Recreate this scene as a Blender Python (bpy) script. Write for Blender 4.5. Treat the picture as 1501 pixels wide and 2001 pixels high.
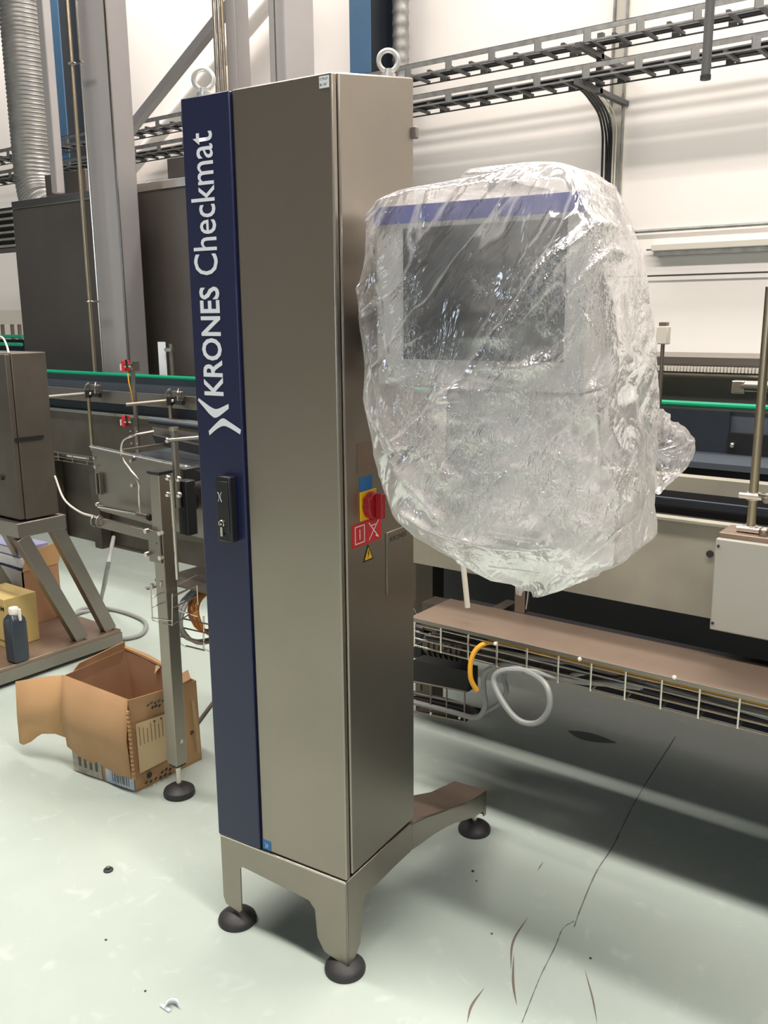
import bpy, bmesh, math, random
from mathutils import Vector, Matrix, noise
random.seed(7)
for o in list(bpy.data.objects): bpy.data.objects.remove(o)
SC = bpy.context.scene; COL = SC.collection
V = Vector
# ------------------------------------------------------------------ camera
CAM = V((1.2193852, -1.46392415, 1.57423515)); FPX = 1760.0
CR = V((0.80048852, 0.59929814, -0.00773739)); CU = V((-0.12153156, 0.17494536, 0.97704872)); CF = V((-0.5868971, 0.78117595, -0.21287539))
cam = bpy.data.cameras.new('camera'); co = bpy.data.objects.new('camera', cam); COL.objects.link(co)
co.matrix_world = Matrix(((CR.x, CU.x, -CF.x, CAM.x), (CR.y, CU.y, -CF.y, CAM.y), (CR.z, CU.z, -CF.z, CAM.z), (0, 0, 0, 1)))
cam.sensor_fit = 'HORIZONTAL'; cam.sensor_width = 36; cam.lens = FPX/1501*36; cam.clip_start = .05; cam.clip_end = 100
SC.camera = co
# ------------------------------------------------------------------ world, lights, exposure
w = bpy.data.worlds.new('world'); SC.world = w; w.use_nodes = True
w.node_tree.nodes['Background'].inputs[0].default_value = (.62, .60, .60, 1)
w.node_tree.nodes['Background'].inputs[1].default_value = .05
SC.view_settings.view_transform = 'Standard'; SC.view_settings.look = 'None'
SC.view_settings.exposure = 0.0; SC.view_settings.gamma = 1; SC.view_settings.use_curve_mapping = False
def area(name, loc, target, sx, sy, power, col):
    l = bpy.data.lights.new(name, 'AREA'); l.shape = 'RECTANGLE'; l.size = sx; l.size_y = sy; l.energy = power; l.color = col
    o = bpy.data.objects.new(name, l); COL.objects.link(o); o.location = loc
    o.rotation_euler = (V(target)-V(loc)).to_track_quat('-Z', 'Y').to_euler(); return o
area('ceiling_lamp_light', (.6, -.7, 6.6), (.6, -.7, 0), 11.6, .6, 790, (1, .93, .86))
area('ceiling_lamp_light', (-3, 4.1, 7.2), (-3, 3.4, 0), 16, .7, 900, (1, .94, .88))
area('daylight_window_light', (2.6, -7.9, 3.2), (.6, 0, 1.2), 3.4, 2.2, 10, (.70, .82, 1))
area('daylight_window_light', (-12.5, -7.9, 3.0), (-1.2, 0, .5), 4.5, 2.4, 12, (.62, .78, 1))

# ------------------------------------------------------------------ materials
MATS = {}
def mat(name, col, rough=.5, metal=0, spec=None, bump=0, bscale=60, var=0, vscale=3, stretch=None, emit=None, aniso=0, col2=None, coat=0):
    m = bpy.data.materials.new(name); m.use_nodes = True; MATS[name] = m
    nt = m.node_tree; N = nt.nodes; L = nt.links; b = N['Principled BSDF']
    b.inputs['Base Color'].default_value = (*col, 1); b.inputs['Roughness'].default_value = rough; b.inputs['Metallic'].default_value = metal
    if spec is not None: b.inputs['Specular IOR Level'].default_value = spec
    if coat: b.inputs['Coat Weight'].default_value = coat
    if emit: b.inputs['Emission Color'].default_value = (*emit[0], 1); b.inputs['Emission Strength'].default_value = emit[1]
    tc = N.new('ShaderNodeTexCoord'); mp = N.new('ShaderNodeMapping'); L.new(tc.outputs['Object'], mp.inputs[0])
    if stretch: mp.inputs['Scale'].default_value = stretch
    if var:
        n = N.new('ShaderNodeTexNoise'); n.inputs['Scale'].default_value = vscale; n.inputs['Detail'].default_value = 6; L.new(tc.outputs['Object'], n.inputs[0])
        r = N.new('ShaderNodeValToRGB'); r.color_ramp.elements[0].position = .3; r.color_ramp.elements[1].position = .7
        c2 = col2 or tuple(c*(1-var) for c in col)
        r.color_ramp.elements[0].color = (*c2, 1); r.color_ramp.elements[1].color = (*col, 1)
        L.new(n.outputs[0], r.inputs[0]); L.new(r.outputs[0], b.inputs['Base Color'])
        mr = N.new('ShaderNodeMapRange'); mr.inputs[3].default_value = min(1, rough+.08); mr.inputs[4].default_value = max(.02, rough-.08)
        L.new(n.outputs[0], mr.inputs[0]); L.new(mr.outputs[0], b.inputs['Roughness'])
    if bump:
        n2 = N.new('ShaderNodeTexNoise'); n2.inputs['Scale'].default_value = bscale; n2.inputs['Detail'].default_value = 3; L.new(mp.outputs[0], n2.inputs[0])
        bp = N.new('ShaderNodeBump'); bp.inputs['Strength'].default_value = bump; bp.inputs['Distance'].default_value = .002
        L.new(n2.outputs[0], bp.inputs['Height']); L.new(bp.outputs[0], b.inputs['Normal'])
    return m
steel = mat('brushed_steel', (.385, .345, .295), .38, 1, bump=.12, bscale=14, stretch=(18, 18, .6), var=.12, vscale=2.2)
steel_side = steel
steel_h = mat('rolled_steel', (.34, .305, .27), .42, 1, var=.2, vscale=1.5)
steel_dk = mat('dirty_steel', (.165, .142, .118), .5, .8, var=.3, vscale=4)
steel_lt = mat('polished_steel', (.68, .64, .58), .22, 1)
hoodm = mat('hood_sheet', (.20, .175, .155), .45, .85, var=.25, vscale=1.2)
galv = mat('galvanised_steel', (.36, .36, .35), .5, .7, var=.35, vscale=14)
darkgalv = mat('shaded_rail', (.12, .12, .12), .55, .5)  # darker copy of the galvanised steel, far ladder rails have shade painted in
wallm = mat('wall_paint', (.96, .90, .86), .75, var=.03, vscale=.7)
creamw = mat('cream_paint', (.40, .375, .30), .5, .1, var=.28, vscale=4)
graybox = mat('grey_cover_paint', (.40, .385, .34), .5, .1)
blue = mat('navy_paint', (.010, .014, .055), .38, 0, coat=.2)
white = mat('white_print', (.80, .82, .86), .5)
blackp = mat('black_plastic', (.012, .012, .014), .35)
rubber = mat('black_rubber', (.035, .033, .034), .55, var=.4, vscale=20)
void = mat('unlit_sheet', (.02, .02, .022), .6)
darkgl = mat('dark_guard', (.035, .045, .06), .25, .3)
slate = mat('slate_guard', (.10, .12, .145), .35, .3)
green = mat('green_rail', (.0, .33, .17), .4)
bluebeam = mat('blue_steel_paint', (.06, .14, .25), .5)
shadedbeam = mat('shaded_blue_paint', (.012, .02, .03), .5)  # column blue darkened to near-black, painting the shade in the web recess
card = mat('cardboard', (.50, .295, .145), .85, bump=.2, bscale=40, var=.14, vscale=6)
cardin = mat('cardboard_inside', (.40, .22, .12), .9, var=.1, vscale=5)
cardlt = mat('cardboard_pale', (.62, .36, .17), .85, var=.12, vscale=5)
paper = mat('kraft_label', (.62, .46, .26), .8)
lblue = mat('blue_label', (.25, .38, .55), .6, var=.5, vscale=25, col2=(.7, .72, .74))
lwhite = mat('soiled_label', (.55, .50, .40), .7, var=.5, vscale=30)
red = mat('red_print', (.62, .02, .025), .4)
redk = mat('red_knob', (.36, .012, .02), .35)
yellow = mat('yellow_plate', (.85, .48, .01), .4)
stblue = mat('blue_sticker', (.01, .15, .42), .3)
zinc = mat('bright_zinc', (.74, .73, .70), .38, .55)
brass = mat('warm_pipe', (.50, .42, .30), .3, 1)
orange = mat('orange_cable', (.55, .19, .03), .45)
yelc = mat('yellow_cable', (.75, .36, .02), .45)
hose = mat('grey_hose', (.30, .31, .30), .45)
cablek = mat('black_cable', (.02, .02, .022), .45)
cablew = mat('pale_cable', (.66, .62, .54), .5)
bottlem = mat('smoky_plastic', (.035, .045, .06), .3)
capw = mat('white_plastic', (.80, .77, .70), .4)
yelbox = mat('yellow_carton', (.60, .45, .17), .6)
lilac = mat('lilac_print', (.30, .30, .48), .6)
greyp = mat('grey_housing', (.52, .51, .49), .5)
screenm = mat('screen_glass', (.030, .040, .048), .12)
hblue = mat('header_blue', (.03, .05, .33), .4)
dust = mat('brown_steel', (.36, .27, .21), .42, .75, var=.25, vscale=5)
pebble = mat('dark_debris', (.03, .03, .03), .6)
scuffm = mat('scuff_rubber', (.16, .13, .10), .8)
crackm = mat('floor_crack_grime', (.16, .17, .15), .9)
lampm = mat('lamp_diffuser', (.9, .9, .9), .5, emit=((1, .93, .82), 3))
glassm = mat('daylight_pane', (.7, .8, .9), .2, emit=((.72, .84, 1), 4.5)); glassd = mat('dim_pane', (.7, .8, .9), .2, emit=((.72, .84, 1), 2.4))
# floor: mint epoxy with worn pale patches
fm = bpy.data.materials.new('mint_epoxy'); fm.use_nodes = True
nt = fm.node_tree; N = nt.nodes; L = nt.links; b = N['Principled BSDF']
tc = N.new('ShaderNodeTexCoord'); n1 = N.new('ShaderNodeTexNoise'); n1.inputs['Scale'].default_value = 1.3; n1.inputs['Detail'].default_value = 8; n1.inputs['Roughness'].default_value = .6
L.new(tc.outputs['Object'], n1.inputs[0])
r = N.new('ShaderNodeValToRGB'); r.color_ramp.elements[0].position = .35; r.color_ramp.elements[1].position = .68
r.color_ramp.elements[0].color = (.40, .465, .42, 1); r.color_ramp.elements[1].color = (.47, .53, .48, 1); L.new(n1.outputs[0], r.inputs[0])
n3 = N.new('ShaderNodeTexNoise'); n3.inputs['Scale'].default_value = 14; n3.inputs['Detail'].default_value = 9; n3.inputs['Distortion'].default_value = .6; L.new(tc.outputs['Object'], n3.inputs[0])
r3 = N.new('ShaderNodeValToRGB'); r3.color_ramp.elements[0].position = .60; r3.color_ramp.elements[1].position = .74; L.new(n3.outputs[0], r3.inputs[0])
mx = N.new('ShaderNodeMix'); mx.data_type = 'RGBA'; L.new(r3.outputs[0], mx.inputs[0]); L.new(r.outputs[0], mx.inputs[6]); mx.inputs[7].default_value = (.495, .55, .51, 1)
L.new(mx.outputs[2], b.inputs['Base Color']); b.inputs['Roughness'].default_value = .42; b.inputs['Specular IOR Level'].default_value = .35
# clear crumpled film
def film(name, haze):
    m = bpy.data.materials.new(name); m.use_nodes = True; nt = m.node_tree; N = nt.nodes; L = nt.links
    for x in list(N): N.remove(x)
    def nd(t, **k):
        n = N.new(t)
        for a, v in k.items(): setattr(n, a, v)
        return n
    def math_(op, a, b_=None, c=None, clamp=False):
        n = nd('ShaderNodeMath', operation=op, use_clamp=clamp)
        for i, q in enumerate((a, b_, c)):
            if q is None: continue
            if isinstance(q, (int, float)): n.inputs[i].default_value = q
            else: L.new(q, n.inputs[i])
        return n.outputs[0]
    out = N.new('ShaderNodeOutputMaterial'); tr = N.new('ShaderNodeBsdfTransparent'); tr.inputs[0].default_value = (.97, .97, .98, 1)
    df = N.new('ShaderNodeBsdfDiffuse'); df.inputs[0].default_value = (.95, .92, .91, 1)
    tl = N.new('ShaderNodeBsdfTranslucent'); tl.inputs[0].default_value = (.95, .91, .89, 1)
    gl = N.new('ShaderNodeBsdfGlossy'); gl.inputs[0].default_value = (1, 1, 1, 1); gl.inputs['Roughness'].default_value = .15
    tc = N.new('ShaderNodeTexCoord')
    def noise_(scale, detail, rough, dist, rot=0, sc=(1, 1, 1)):
        mp = nd('ShaderNodeMapping', vector_type='TEXTURE'); mp.inputs['Rotation'].default_value = (0, rot, 0); mp.inputs['Scale'].default_value = tuple(1/q for q in sc); L.new(tc.outputs['Object'], mp.inputs[0])
        n = nd('ShaderNodeTexNoise'); n.inputs['Scale'].default_value = scale; n.inputs['Detail'].default_value = detail; n.inputs['Roughness'].default_value = rough; n.inputs['Distortion'].default_value = dist
        L.new(mp.outputs[0], n.inputs[0]); return n.outputs[0]
    def ridge_(x): return math_('ABSOLUTE', math_('SUBTRACT', x, .5))
    big = ridge_(noise_(3.6, 3, .5, .5, .65, (1.8, 1, .45)))
    mid = ridge_(noise_(9, 4, .55, .5, .55, (1.4, 1, .6)))
    fine = ridge_(noise_(38, 3, .6, .4, .2, (1.6, 1, .8)))
    msk = nd('ShaderNodeMapRange'); msk.inputs[1].default_value = .47; msk.inputs[2].default_value = .60; L.new(noise_(4.2, 3, .5, .3), msk.inputs[0])
    h = math_('MULTIPLY_ADD', mid, .34, big)
    h = math_('MULTIPLY_ADD', math_('MULTIPLY', fine, msk.outputs[0]), .24, h)
    bp = N.new('ShaderNodeBump'); bp.inputs['Strength'].default_value = 1; bp.inputs['Distance'].default_value = .055; L.new(h, bp.inputs['Height'])
    for x in (gl, df): L.new(bp.outputs[0], x.inputs['Normal'])
    mr = N.new('ShaderNodeMapRange'); mr.inputs[1].default_value = .38; mr.inputs[2].default_value = .64; mr.inputs[3].default_value = haze*.35; mr.inputs[4].default_value = haze*1.7; L.new(noise_(3.2, 4, .5, .4), mr.inputs[0])
    sp = nd('ShaderNodeSeparateXYZ'); L.new(tc.outputs['Object'], sp.inputs[0]); zr = nd('ShaderNodeMapRange'); L.new(sp.outputs[2], zr.inputs[0])
    zr.inputs[1].default_value = 1.38; zr.inputs[2].default_value = 1.56; zr.inputs[3].default_value = 1.65; zr.inputs[4].default_value = .42   # gathered double layers low down
    # film looks denser where it is seen edge-on and along its creases
    lw = nd('ShaderNodeLayerWeight'); lw.inputs[0].default_value = .35
    hz = math_('MULTIPLY_ADD', lw.outputs['Facing'], .30, math_('MULTIPLY', mr.outputs[0], zr.outputs[0]), True)
    def inv(x, hi, amt):
        q = nd('ShaderNodeMapRange'); q.interpolation_type = 'SMOOTHSTEP'; q.inputs[1].default_value = 0; q.inputs[2].default_value = hi; q.inputs[3].default_value = amt; q.inputs[4].default_value = 0; L.new(x, q.inputs[0]); return q.outputs[0]
    cre = math_('ADD', inv(big, .022, .42), math_('MULTIPLY', math_('ADD', inv(fine, .04, .30), inv(mid, .03, .35)), msk.outputs[0]))
    hz = math_('ADD', hz, cre, None, True)
    hz = math_('MINIMUM', hz, .88)
    dm = N.new('ShaderNodeMixShader'); dm.inputs[0].default_value = .5; L.new(df.outputs[0], dm.inputs[1]); L.new(tl.outputs[0], dm.inputs[2])
    m1 = N.new('ShaderNodeMixShader'); L.new(hz, m1.inputs[0]); L.new(tr.outputs[0], m1.inputs[1]); L.new(dm.outputs[0], m1.inputs[2])
    fr = N.new('ShaderNodeFresnel'); fr.inputs[0].default_value = 1.5; L.new(bp.outputs[0], fr.inputs['Normal'])
    f2 = math_('MINIMUM', math_('MULTIPLY_ADD', fr.outputs[0], .9, .02, True), .45)
    m2 = N.new('ShaderNodeMixShader'); L.new(f2, m2.inputs[0]); L.new(m1.outputs[0], m2.inputs[1]); L.new(gl.outputs[0], m2.inputs[2])
    L.new(m2.outputs[0], out.inputs[0]); return m
filmm = film('clear_film', .44)

# ------------------------------------------------------------------ helpers
def ray(px, py): return CF + CR*((px-750.5)/FPX) - CU*((py-1000.5)/FPX)
def aty(px, py, Y): d = ray(px, py); return CAM + d*((Y-CAM.y)/d.y)
def atz(px, py, Z): d = ray(px, py); return CAM + d*((Z-CAM.z)/d.z)
def atx(px, py, X): d = ray(px, py); return CAM + d*((X-CAM.x)/d.x)
class MB:
    def __init__(s): s.b = bmesh.new()
    def box(s, x0, x1, y0, y1, z0, z1, M=None):
        v = [s.b.verts.new((x, y, z)) for z in (z0, z1) for x, y in ((x0, y0), (x1, y0), (x1, y1), (x0, y1))]
        if M:
            for q in v: q.co = M @ q.co
        for f in ((3, 2, 1, 0), (4, 5, 6, 7), (0, 1, 5, 4), (1, 2, 6, 5), (2, 3, 7, 6), (3, 0, 4, 7)): s.b.faces.new([v[i] for i in f])
        return s
    def bar(s, a, c, wd, ht, up=V((0, 0, 1))):
        a = V(a); c = V(c); d = (c-a).normalized(); sd = d.cross(V(up))
        if sd.length < 1e-4: sd = d.cross(V((0, 1, 0)))
        sd.normalize(); u = sd.cross(d).normalized()
        v = [s.b.verts.new(p+sd*i*wd/2+u*j*ht/2) for p in (a, c) for i, j in ((-1, -1), (1, -1), (1, 1), (-1, 1))]
        for f in ((3, 2, 1, 0), (4, 5, 6, 7), (0, 1, 5, 4), (1, 2, 6, 5), (2, 3, 7, 6), (3, 0, 4, 7)): s.b.faces.new([v[i] for i in f])
        return s
    def tube(s, pts, r, n=10, closed=False, cap=True):
        pts = [V(p) for p in pts]; rings = []; k = len(pts); prev = None
        for i, p in enumerate(pts):
            if closed: d = pts[(i+1) % k]-pts[i-1]
            else: d = pts[min(i+1, k-1)]-pts[max(i-1, 0)]
            d.normalize()
            if prev is None: u = d.orthogonal().normalized()
            else:
                u = prev-d*prev.dot(d); u = u.normalized() if u.length > 1e-5 else d.orthogonal().normalized()
            prev = u; q = d.cross(u); rr = r[i] if isinstance(r, (list, tuple)) else r
            rings.append([s.b.verts.new(p+(u*math.cos(2*math.pi*j/n)+q*math.sin(2*math.pi*j/n))*rr) for j in range(n)])
        for i in range(k if closed else k-1):
            A, B = rings[i], rings[(i+1) % k]
            for j in range(n): s.b.faces.new((A[j], A[(j+1) % n], B[(j+1) % n], B[j]))
        if cap and not closed: s.b.faces.new(rings[0][::-1]); s.b.faces.new(rings[-1])
        return s
    def cyl(s, a, c, r, n=16): return s.tube([a, c], r, n)
    def lathe(s, cx, cy, prof, n=28, axis='z', cz=0):
        pts = []
        rings = []
        for rr, h in prof:
            rings.append([s.b.verts.new((cx+rr*math.cos(2*math.pi*j/n), cy+rr*math.sin(2*math.pi*j/n), cz+h)) for j in range(n)])
        for A, B in zip(rings, rings[1:]):
            for j in range(n): s.b.faces.new((A[j], A[(j+1) % n], B[(j+1) % n], B[j]))
        s.b.faces.new(rings[0][::-1]); s.b.faces.new(rings[-1]); return s
    def prism(s, poly, f, ext):      # poly 2D, f maps (u,v)->Vector, ext Vector
        ext = V(ext); A = [s.b.verts.new(f(*p)) for p in poly]; B = [s.b.verts.new(f(*p)+ext) for p in poly]; k = len(poly)
        s.b.faces.new(A[::-1]); s.b.faces.new(B)
        for i in range(k): s.b.faces.new((A[i], A[(i+1) % k], B[(i+1) % k], B[i]))
        return s
    def quad(s, pts, ext):
        return s.prism([(i, 0) for i in range(len(pts))], lambda i, j: V(pts[i]), ext)
    def torus(s, c, R, r, ax, n=32, m=10):
        ax = V(ax).normalized(); u = ax.orthogonal().normalized(); v = ax.cross(u)
        return s.tube([V(c)+(u*math.cos(2*math.pi*i/n)+v*math.sin(2*math.pi*i/n))*R for i in range(n)], r, m, closed=True)
    def sph(s, c, r, n=12):
        bmesh.ops.create_uvsphere(s.b, u_segments=n, v_segments=n//2+1, radius=r, matrix=Matrix.Translation(V(c))); return s
    def build(s, name, m, parent=None, bevel=0, smooth=True, origin=None):
        bmesh.ops.recalc_face_normals(s.b, faces=s.b.faces)
        me = bpy.data.meshes.new(name)
        if origin is not None:
            for v in s.b.verts: v.co -= V(origin)
        s.b.to_mesh(me); s.b.free(); me.materials.append(m)
        if smooth:
            me.polygons.foreach_set('use_smooth', [True]*len(me.polygons)); me.set_sharp_from_angle(angle=math.radians(35))
        o = bpy.data.objects.new(name, me); COL.objects.link(o)
        if origin is not None: o.location = origin
        if parent: o.parent = parent
        if bevel:
            bv = o.modifiers.new('bevel', 'BEVEL'); bv.width = bevel; bv.segments = 2; bv.limit_method = 'ANGLE'; bv.harden_normals = False
        return o
def tag(o, label=None, cat=None, group=None, kind=None):
    if label: o['label'] = label
    if cat: o['category'] = cat
    if group: o['group'] = group
    if kind: o['kind'] = kind
    return o
def thing(name, label, cat, loc=(0, 0, 0), rz=0, group=None):
    o = bpy.data.objects.new(name, None); COL.objects.link(o); o.location = loc; o.rotation_euler = (0, 0, rz); o.empty_display_size = .05
    return tag(o, label, cat, group)
class T:    # thing whose parts are modelled in world coordinates; empty at base
    def __init__(s, name, label, cat, base, group=None):
        s.o = thing(name, label, cat, base, 0, group); s.base = V(base)
    def part(s, mb, name, m, bevel=0, parent=None):
        o = mb.build(name, m, None, bevel, origin=s.base)
        o.location = (0, 0, 0); o.parent = parent or s.o
        return o
def bez(pts, n=12):     # catmull-rom smoothing
    pts = [V(p) for p in pts]; P = [pts[0]*2-pts[1]]+pts+[pts[-1]*2-pts[-2]]; out = []
    for i in range(1, len(P)-2):
        for k in range(n):
            t = k/n; a, b_, c, d = P[i-1], P[i], P[i+1], P[i+2]
            out.append(.5*((2*b_)+(c-a)*t+(2*a-5*b_+4*c-d)*t*t+(3*b_-a-3*c+d)*t**3))
    out.append(pts[-1]); return out
def text_mesh(body, name, m, parent, mapf, width, height, bold=0, ext=.0006):
    """flat lettering as thin mesh: (u along text 0..width, v up 0..height) -> mapf"""
    cu = bpy.data.curves.new('lettering', 'FONT'); cu.body = body; cu.size = 1; cu.offset = bold; cu.resolution_u = 3
    t = bpy.data.objects.new('lettering_tmp', cu); COL.objects.link(t); dg = bpy.context.evaluated_depsgraph_get(); dg.update()
    me = bpy.data.meshes.new_from_object(t.evaluated_get(dg)); bpy.data.objects.remove(t)
    xs = [v.co.x for v in me.vertices]; ys = [v.co.y for v in me.vertices]; x0, x1, y0, y1 = min(xs), max(xs), min(ys), max(ys)
    y0 = max(y0, -.03); 
    for v in me.vertices: v.co = mapf((v.co.x-x0)/(x1-x0)*width, (v.co.y-y0)/(y1-y0)*height)
    me.materials.clear(); me.materials.append(m); me.name = name
    o = bpy.data.objects.new(name, me); COL.objects.link(o); o.parent = parent; return o

# ================================================================== ROOM
WY = 5.3
brownw = mat('dim_hall_paint', (.28, .24, .205), .8, var=.25, vscale=.5); ceilm = mat('ceiling_paint', (.14, .13, .12), .8)
MB().box(-16, 8, -8, WY, -.1, 0).build('floor', fm)['kind'] = 'structure'
FL = bpy.data.objects['floor']
tag(MB().box(-16, 8, WY, WY+.2, 0, 7.6).build('wall_back', wallm), kind='structure')
tag(MB().box(-16, 8, -8, WY, 7.6, 7.7).build('ceiling', ceilm), kind='structure')
m = MB()
for x0, x1, z0, z1 in ((-16, -14.8, 0, 7.6), (-14.8, -10.2, 0, 1.8), (-14.8, -10.2, 4.2, 7.6), (-10.2, .9, 0, 7.6), (.9, 4.3, 0, 2.0), (.9, 4.3, 4.4, 7.6), (4.3, 8, 0, 7.6)): m.box(x0, x1, -8.2, -8, z0, z1)
tag(m.build('wall_front', brownw), kind='structure')
for i, (x0, x1, w0, w1) in enumerate(((-14.8, -10.2, 1.8, 4.2), (.9, 4.3, 2.0, 4.4))):
    wn = tag(MB().box(x0, x1, -8.16, -8.12, w0, w1).build('window_%d' % (i+1), (glassd, glassm)[i]), kind='structure')
    f = MB()
    for q in (x0+.03, (x0+x1)/2, x1-.03): f.box(q-.03, q+.03, -8.11, -8.05, w0, w1)
    f.box(x0, x1, -8.11, -8.05, w0, w0+.06); f.box(x0, x1, -8.11, -8.05, w1-.06, w1); f.build('window_frame', greyp, wn)
# lamp housings above the two light rows
for k, (xc, hl, yy, zz, lb) in enumerate(((.6, 5.8, -.7, 6.6, 'long strip lamp hung under the ceiling above the cabinet, nearest row'), (-3, 8, 4.1, 7.2, 'long strip lamp hung under the ceiling behind the cable ladders'))):
    t = T('strip_lamp', lb, 'lamp', (xc, yy, zz+.03), 'ceiling strip lamps')
    t.part(MB().box(xc-hl, xc+hl, yy-.35, yy+.35, zz+.06, zz+.16), 'housing', white)
    t.part(MB().box(xc-hl+.1, xc+hl-.1, yy-.3, yy+.3, zz+.02, zz+.055), 'diffuser', lampm)
    for x in (xc-hl*.6, xc, xc+hl*.6): t.part(MB().box(x-.02, x+.02, yy-.02, yy+.02, zz+.16, 7.6), 'hanger', galv)
# floor cracks and scuffs
def ribbon(name, pts, wd, m, taper=True):
    P = bez([atz(px, py, 0) for px, py in pts], 6); b = bmesh.new(); L_ = []; k = len(P)
    for i, p in enumerate(P):
        d = (P[min(i+1, k-1)]-P[max(i-1, 0)]).normalized(); s = V((-d.y, d.x, 0)); ww = wd*(math.sin(math.pi*(i+.3)/(k-.4)) if taper else random.uniform(.5, 1.3))/2
        L_.append((b.verts.new((p.x-s.x*ww, p.y-s.y*ww, .0006)), b.verts.new((p.x+s.x*ww, p.y+s.y*ww, .0006))))
    for A, B in zip(L_, L_[1:]): b.faces.new((A[0], A[1], B[1], B[0]))
    me = bpy.data.meshes.new(name); b.to_mesh(me); b.free(); me.materials.append(m); o = bpy.data.objects.new(name, me); COL.objects.link(o); o.parent = FL
ribbon('floor_crack', [(1020, 1999), (1045, 1935), (1060, 1900), (1085, 1850), (1100, 1815), (1122, 1800)], .0032, crackm, False)
ribbon('floor_crack', [(1122, 1812), (1135, 1775), (1165, 1705), (1200, 1650), (1245, 1560), (1320, 1440)], .004, crackm, False)
ribbon('scuff_mark', [(1032, 1792), (1003, 1840), (998, 1895)], .006, scuffm)
ribbon('scuff_mark', [(1004, 1865), (1003, 1920), (1010, 1965)], .006, scuffm)
ribbon('scuff_mark', [(947, 1930), (922, 1965), (913, 1999)], .006, scuffm)
ribbon('scuff_mark', [(1143, 1895), (1158, 1950), (1167, 1999)], .004, scuffm)
ribbon('scuff_mark', [(1050, 1702), (1062, 1684)], .003, scuffm)
ribbon('oil_stain', [(1110, 1428), (1150, 1440), (1205, 1452)], .07, crackm)

# ================================================================== CABINET (cabinet frame)
RZ = math.radians(4.6694)
cab = thing('control_cabinet', 'tall narrow steel control cabinet with navy lettered strip on three splayed feet', 'cabinet', (0, 0, 0), RZ)
ZB, ZT, D, RISE = .262, 2.042, .318, .052
def cf(u, v): return V((u, 0, v))
# enclosure body (sloped roof) 
m = MB()
prof = [(.024, ZB+.004), (D, ZB+.004), (D, ZT+RISE), (.024, ZT+.004)]
m.prism(prof, lambda y, z: V((-.398, y, z)), (.398, 0, 0)); body = m.build('enclosure', steel, cab, .004)
# rebate between the door and the body
MB().box(-.392, -.010, .0165, .0245, ZB+.006, ZT-.004).build('door_seal', blackp, cab)
door = MB().box(-.258, 0, 0, .0165, ZB, ZT).build('door', steel, cab, .0035)
strip = MB().box(-.400, -.2615, -.006, .0165, ZB-.0, ZT-.002).build('blue_strip', blue, cab, .003); strip['label'] = 'navy painted front strip'
MB().box(-.2625, -.2575, .004, .0165, ZB, ZT-.003).build('gap', void, cab)
# lettering (reads bottom to top)
yt = -.0068
def up(x_base): return lambda u, v: None
text_mesh('KRONES', 'lettering', white, strip, lambda u, v: V((-.312-v, yt, 1.398+u)), .243, .060, bold=.022)
text_mesh('Checkmat', 'lettering', white, strip, lambda u, v: V((-.312-v, yt, 1.666+u)), .300, .071, bold=.006)
# emblem: two curved blades back to back, (x, z) outlines on the strip
EMB = [([(-.3905, 1.3905), (-.3690, 1.3790), (-.3500, 1.3700), (-.3330, 1.3680), (-.2990, 1.3810)], [(-.3930, 1.3850), (-.3760, 1.3700), (-.3560, 1.3530), (-.3370, 1.3480), (-.2990, 1.3700)]),
       ([(-.3640, 1.3150), (-.3400, 1.3340), (-.3190, 1.3470), (-.2990, 1.3400), (-.2650, 1.3240)], [(-.3620, 1.3050), (-.3400, 1.3200), (-.3200, 1.3290), (-.3020, 1.3270), (-.2680, 1.3130)])]
for A_, B_ in EMB:
    A_ = bez([(x, yt, z) for x, z in A_], 5); B_ = bez([(x, yt, z) for x, z in B_], 5); m = MB()
    for i in range(len(A_)-1): m.b.faces.new([m.b.verts.new(p) for p in (A_[i], B_[i], B_[i+1], A_[i+1])])
    m.build('emblem', white, strip)
# swing handle
hd = MB().box(-.330, -.286, -.030, -.006, 1.060, 1.216).build('handle', blackp, cab, .004)
MB().box(-.326, -.290, -.0335, -.030, 1.085, 1.205).build('handle_lever', blackp, hd, .0015)
m = MB(); m.tube([(-.312+math.cos(a)*.0075, -.035, 1.105+math.sin(a)*.0075) for a in [i*math.pi/7.5-.7 for i in range(12)]], .0016, 6)
m.box(-.3152, -.3085, -.0365, -.0335, 1.075, 1.097); m.cyl((-.312, -.0335, 1.104), (-.312, -.037, 1.104), .003, 10)
m.build('lock_cylinder', steel_lt, hd)
m = MB()
for sg in (-1, 1): m.tube([(-.314+sg*(.0015+.004*t*t), -.0345, 1.168+t*.011) for t in (-1, -.6, -.2, .2, .6, 1)], .0007, 5)
m.build('emblem', white, hd)
# rating label top right, blue sticker low left
s = MB().box(-.030, -.0065, -.0008, 0, ZT-.028, ZT-.006).build('label_plate', white, cab); 
text_mesh('KT791677', 'lettering', blackp, s, lambda u, v: V((-.028+u, -.0012, ZT-.014+v)), .019, .005, bold=.01)
text_mesh('B61 1867', 'lettering', blackp, s, lambda u, v: V((-.028+u, -.0012, ZT-.024+v)), .017, .005, bold=.01)
s = MB().box(-.255, -.229, -.0008, 0, ZB+.003, ZB+.029).build('blue_sticker', stblue, cab)
text_mesh('24', 'lettering', white, s, lambda u, v: V((-.247+u, -.0012, ZB+.009+v)), .009, .012)
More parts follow.
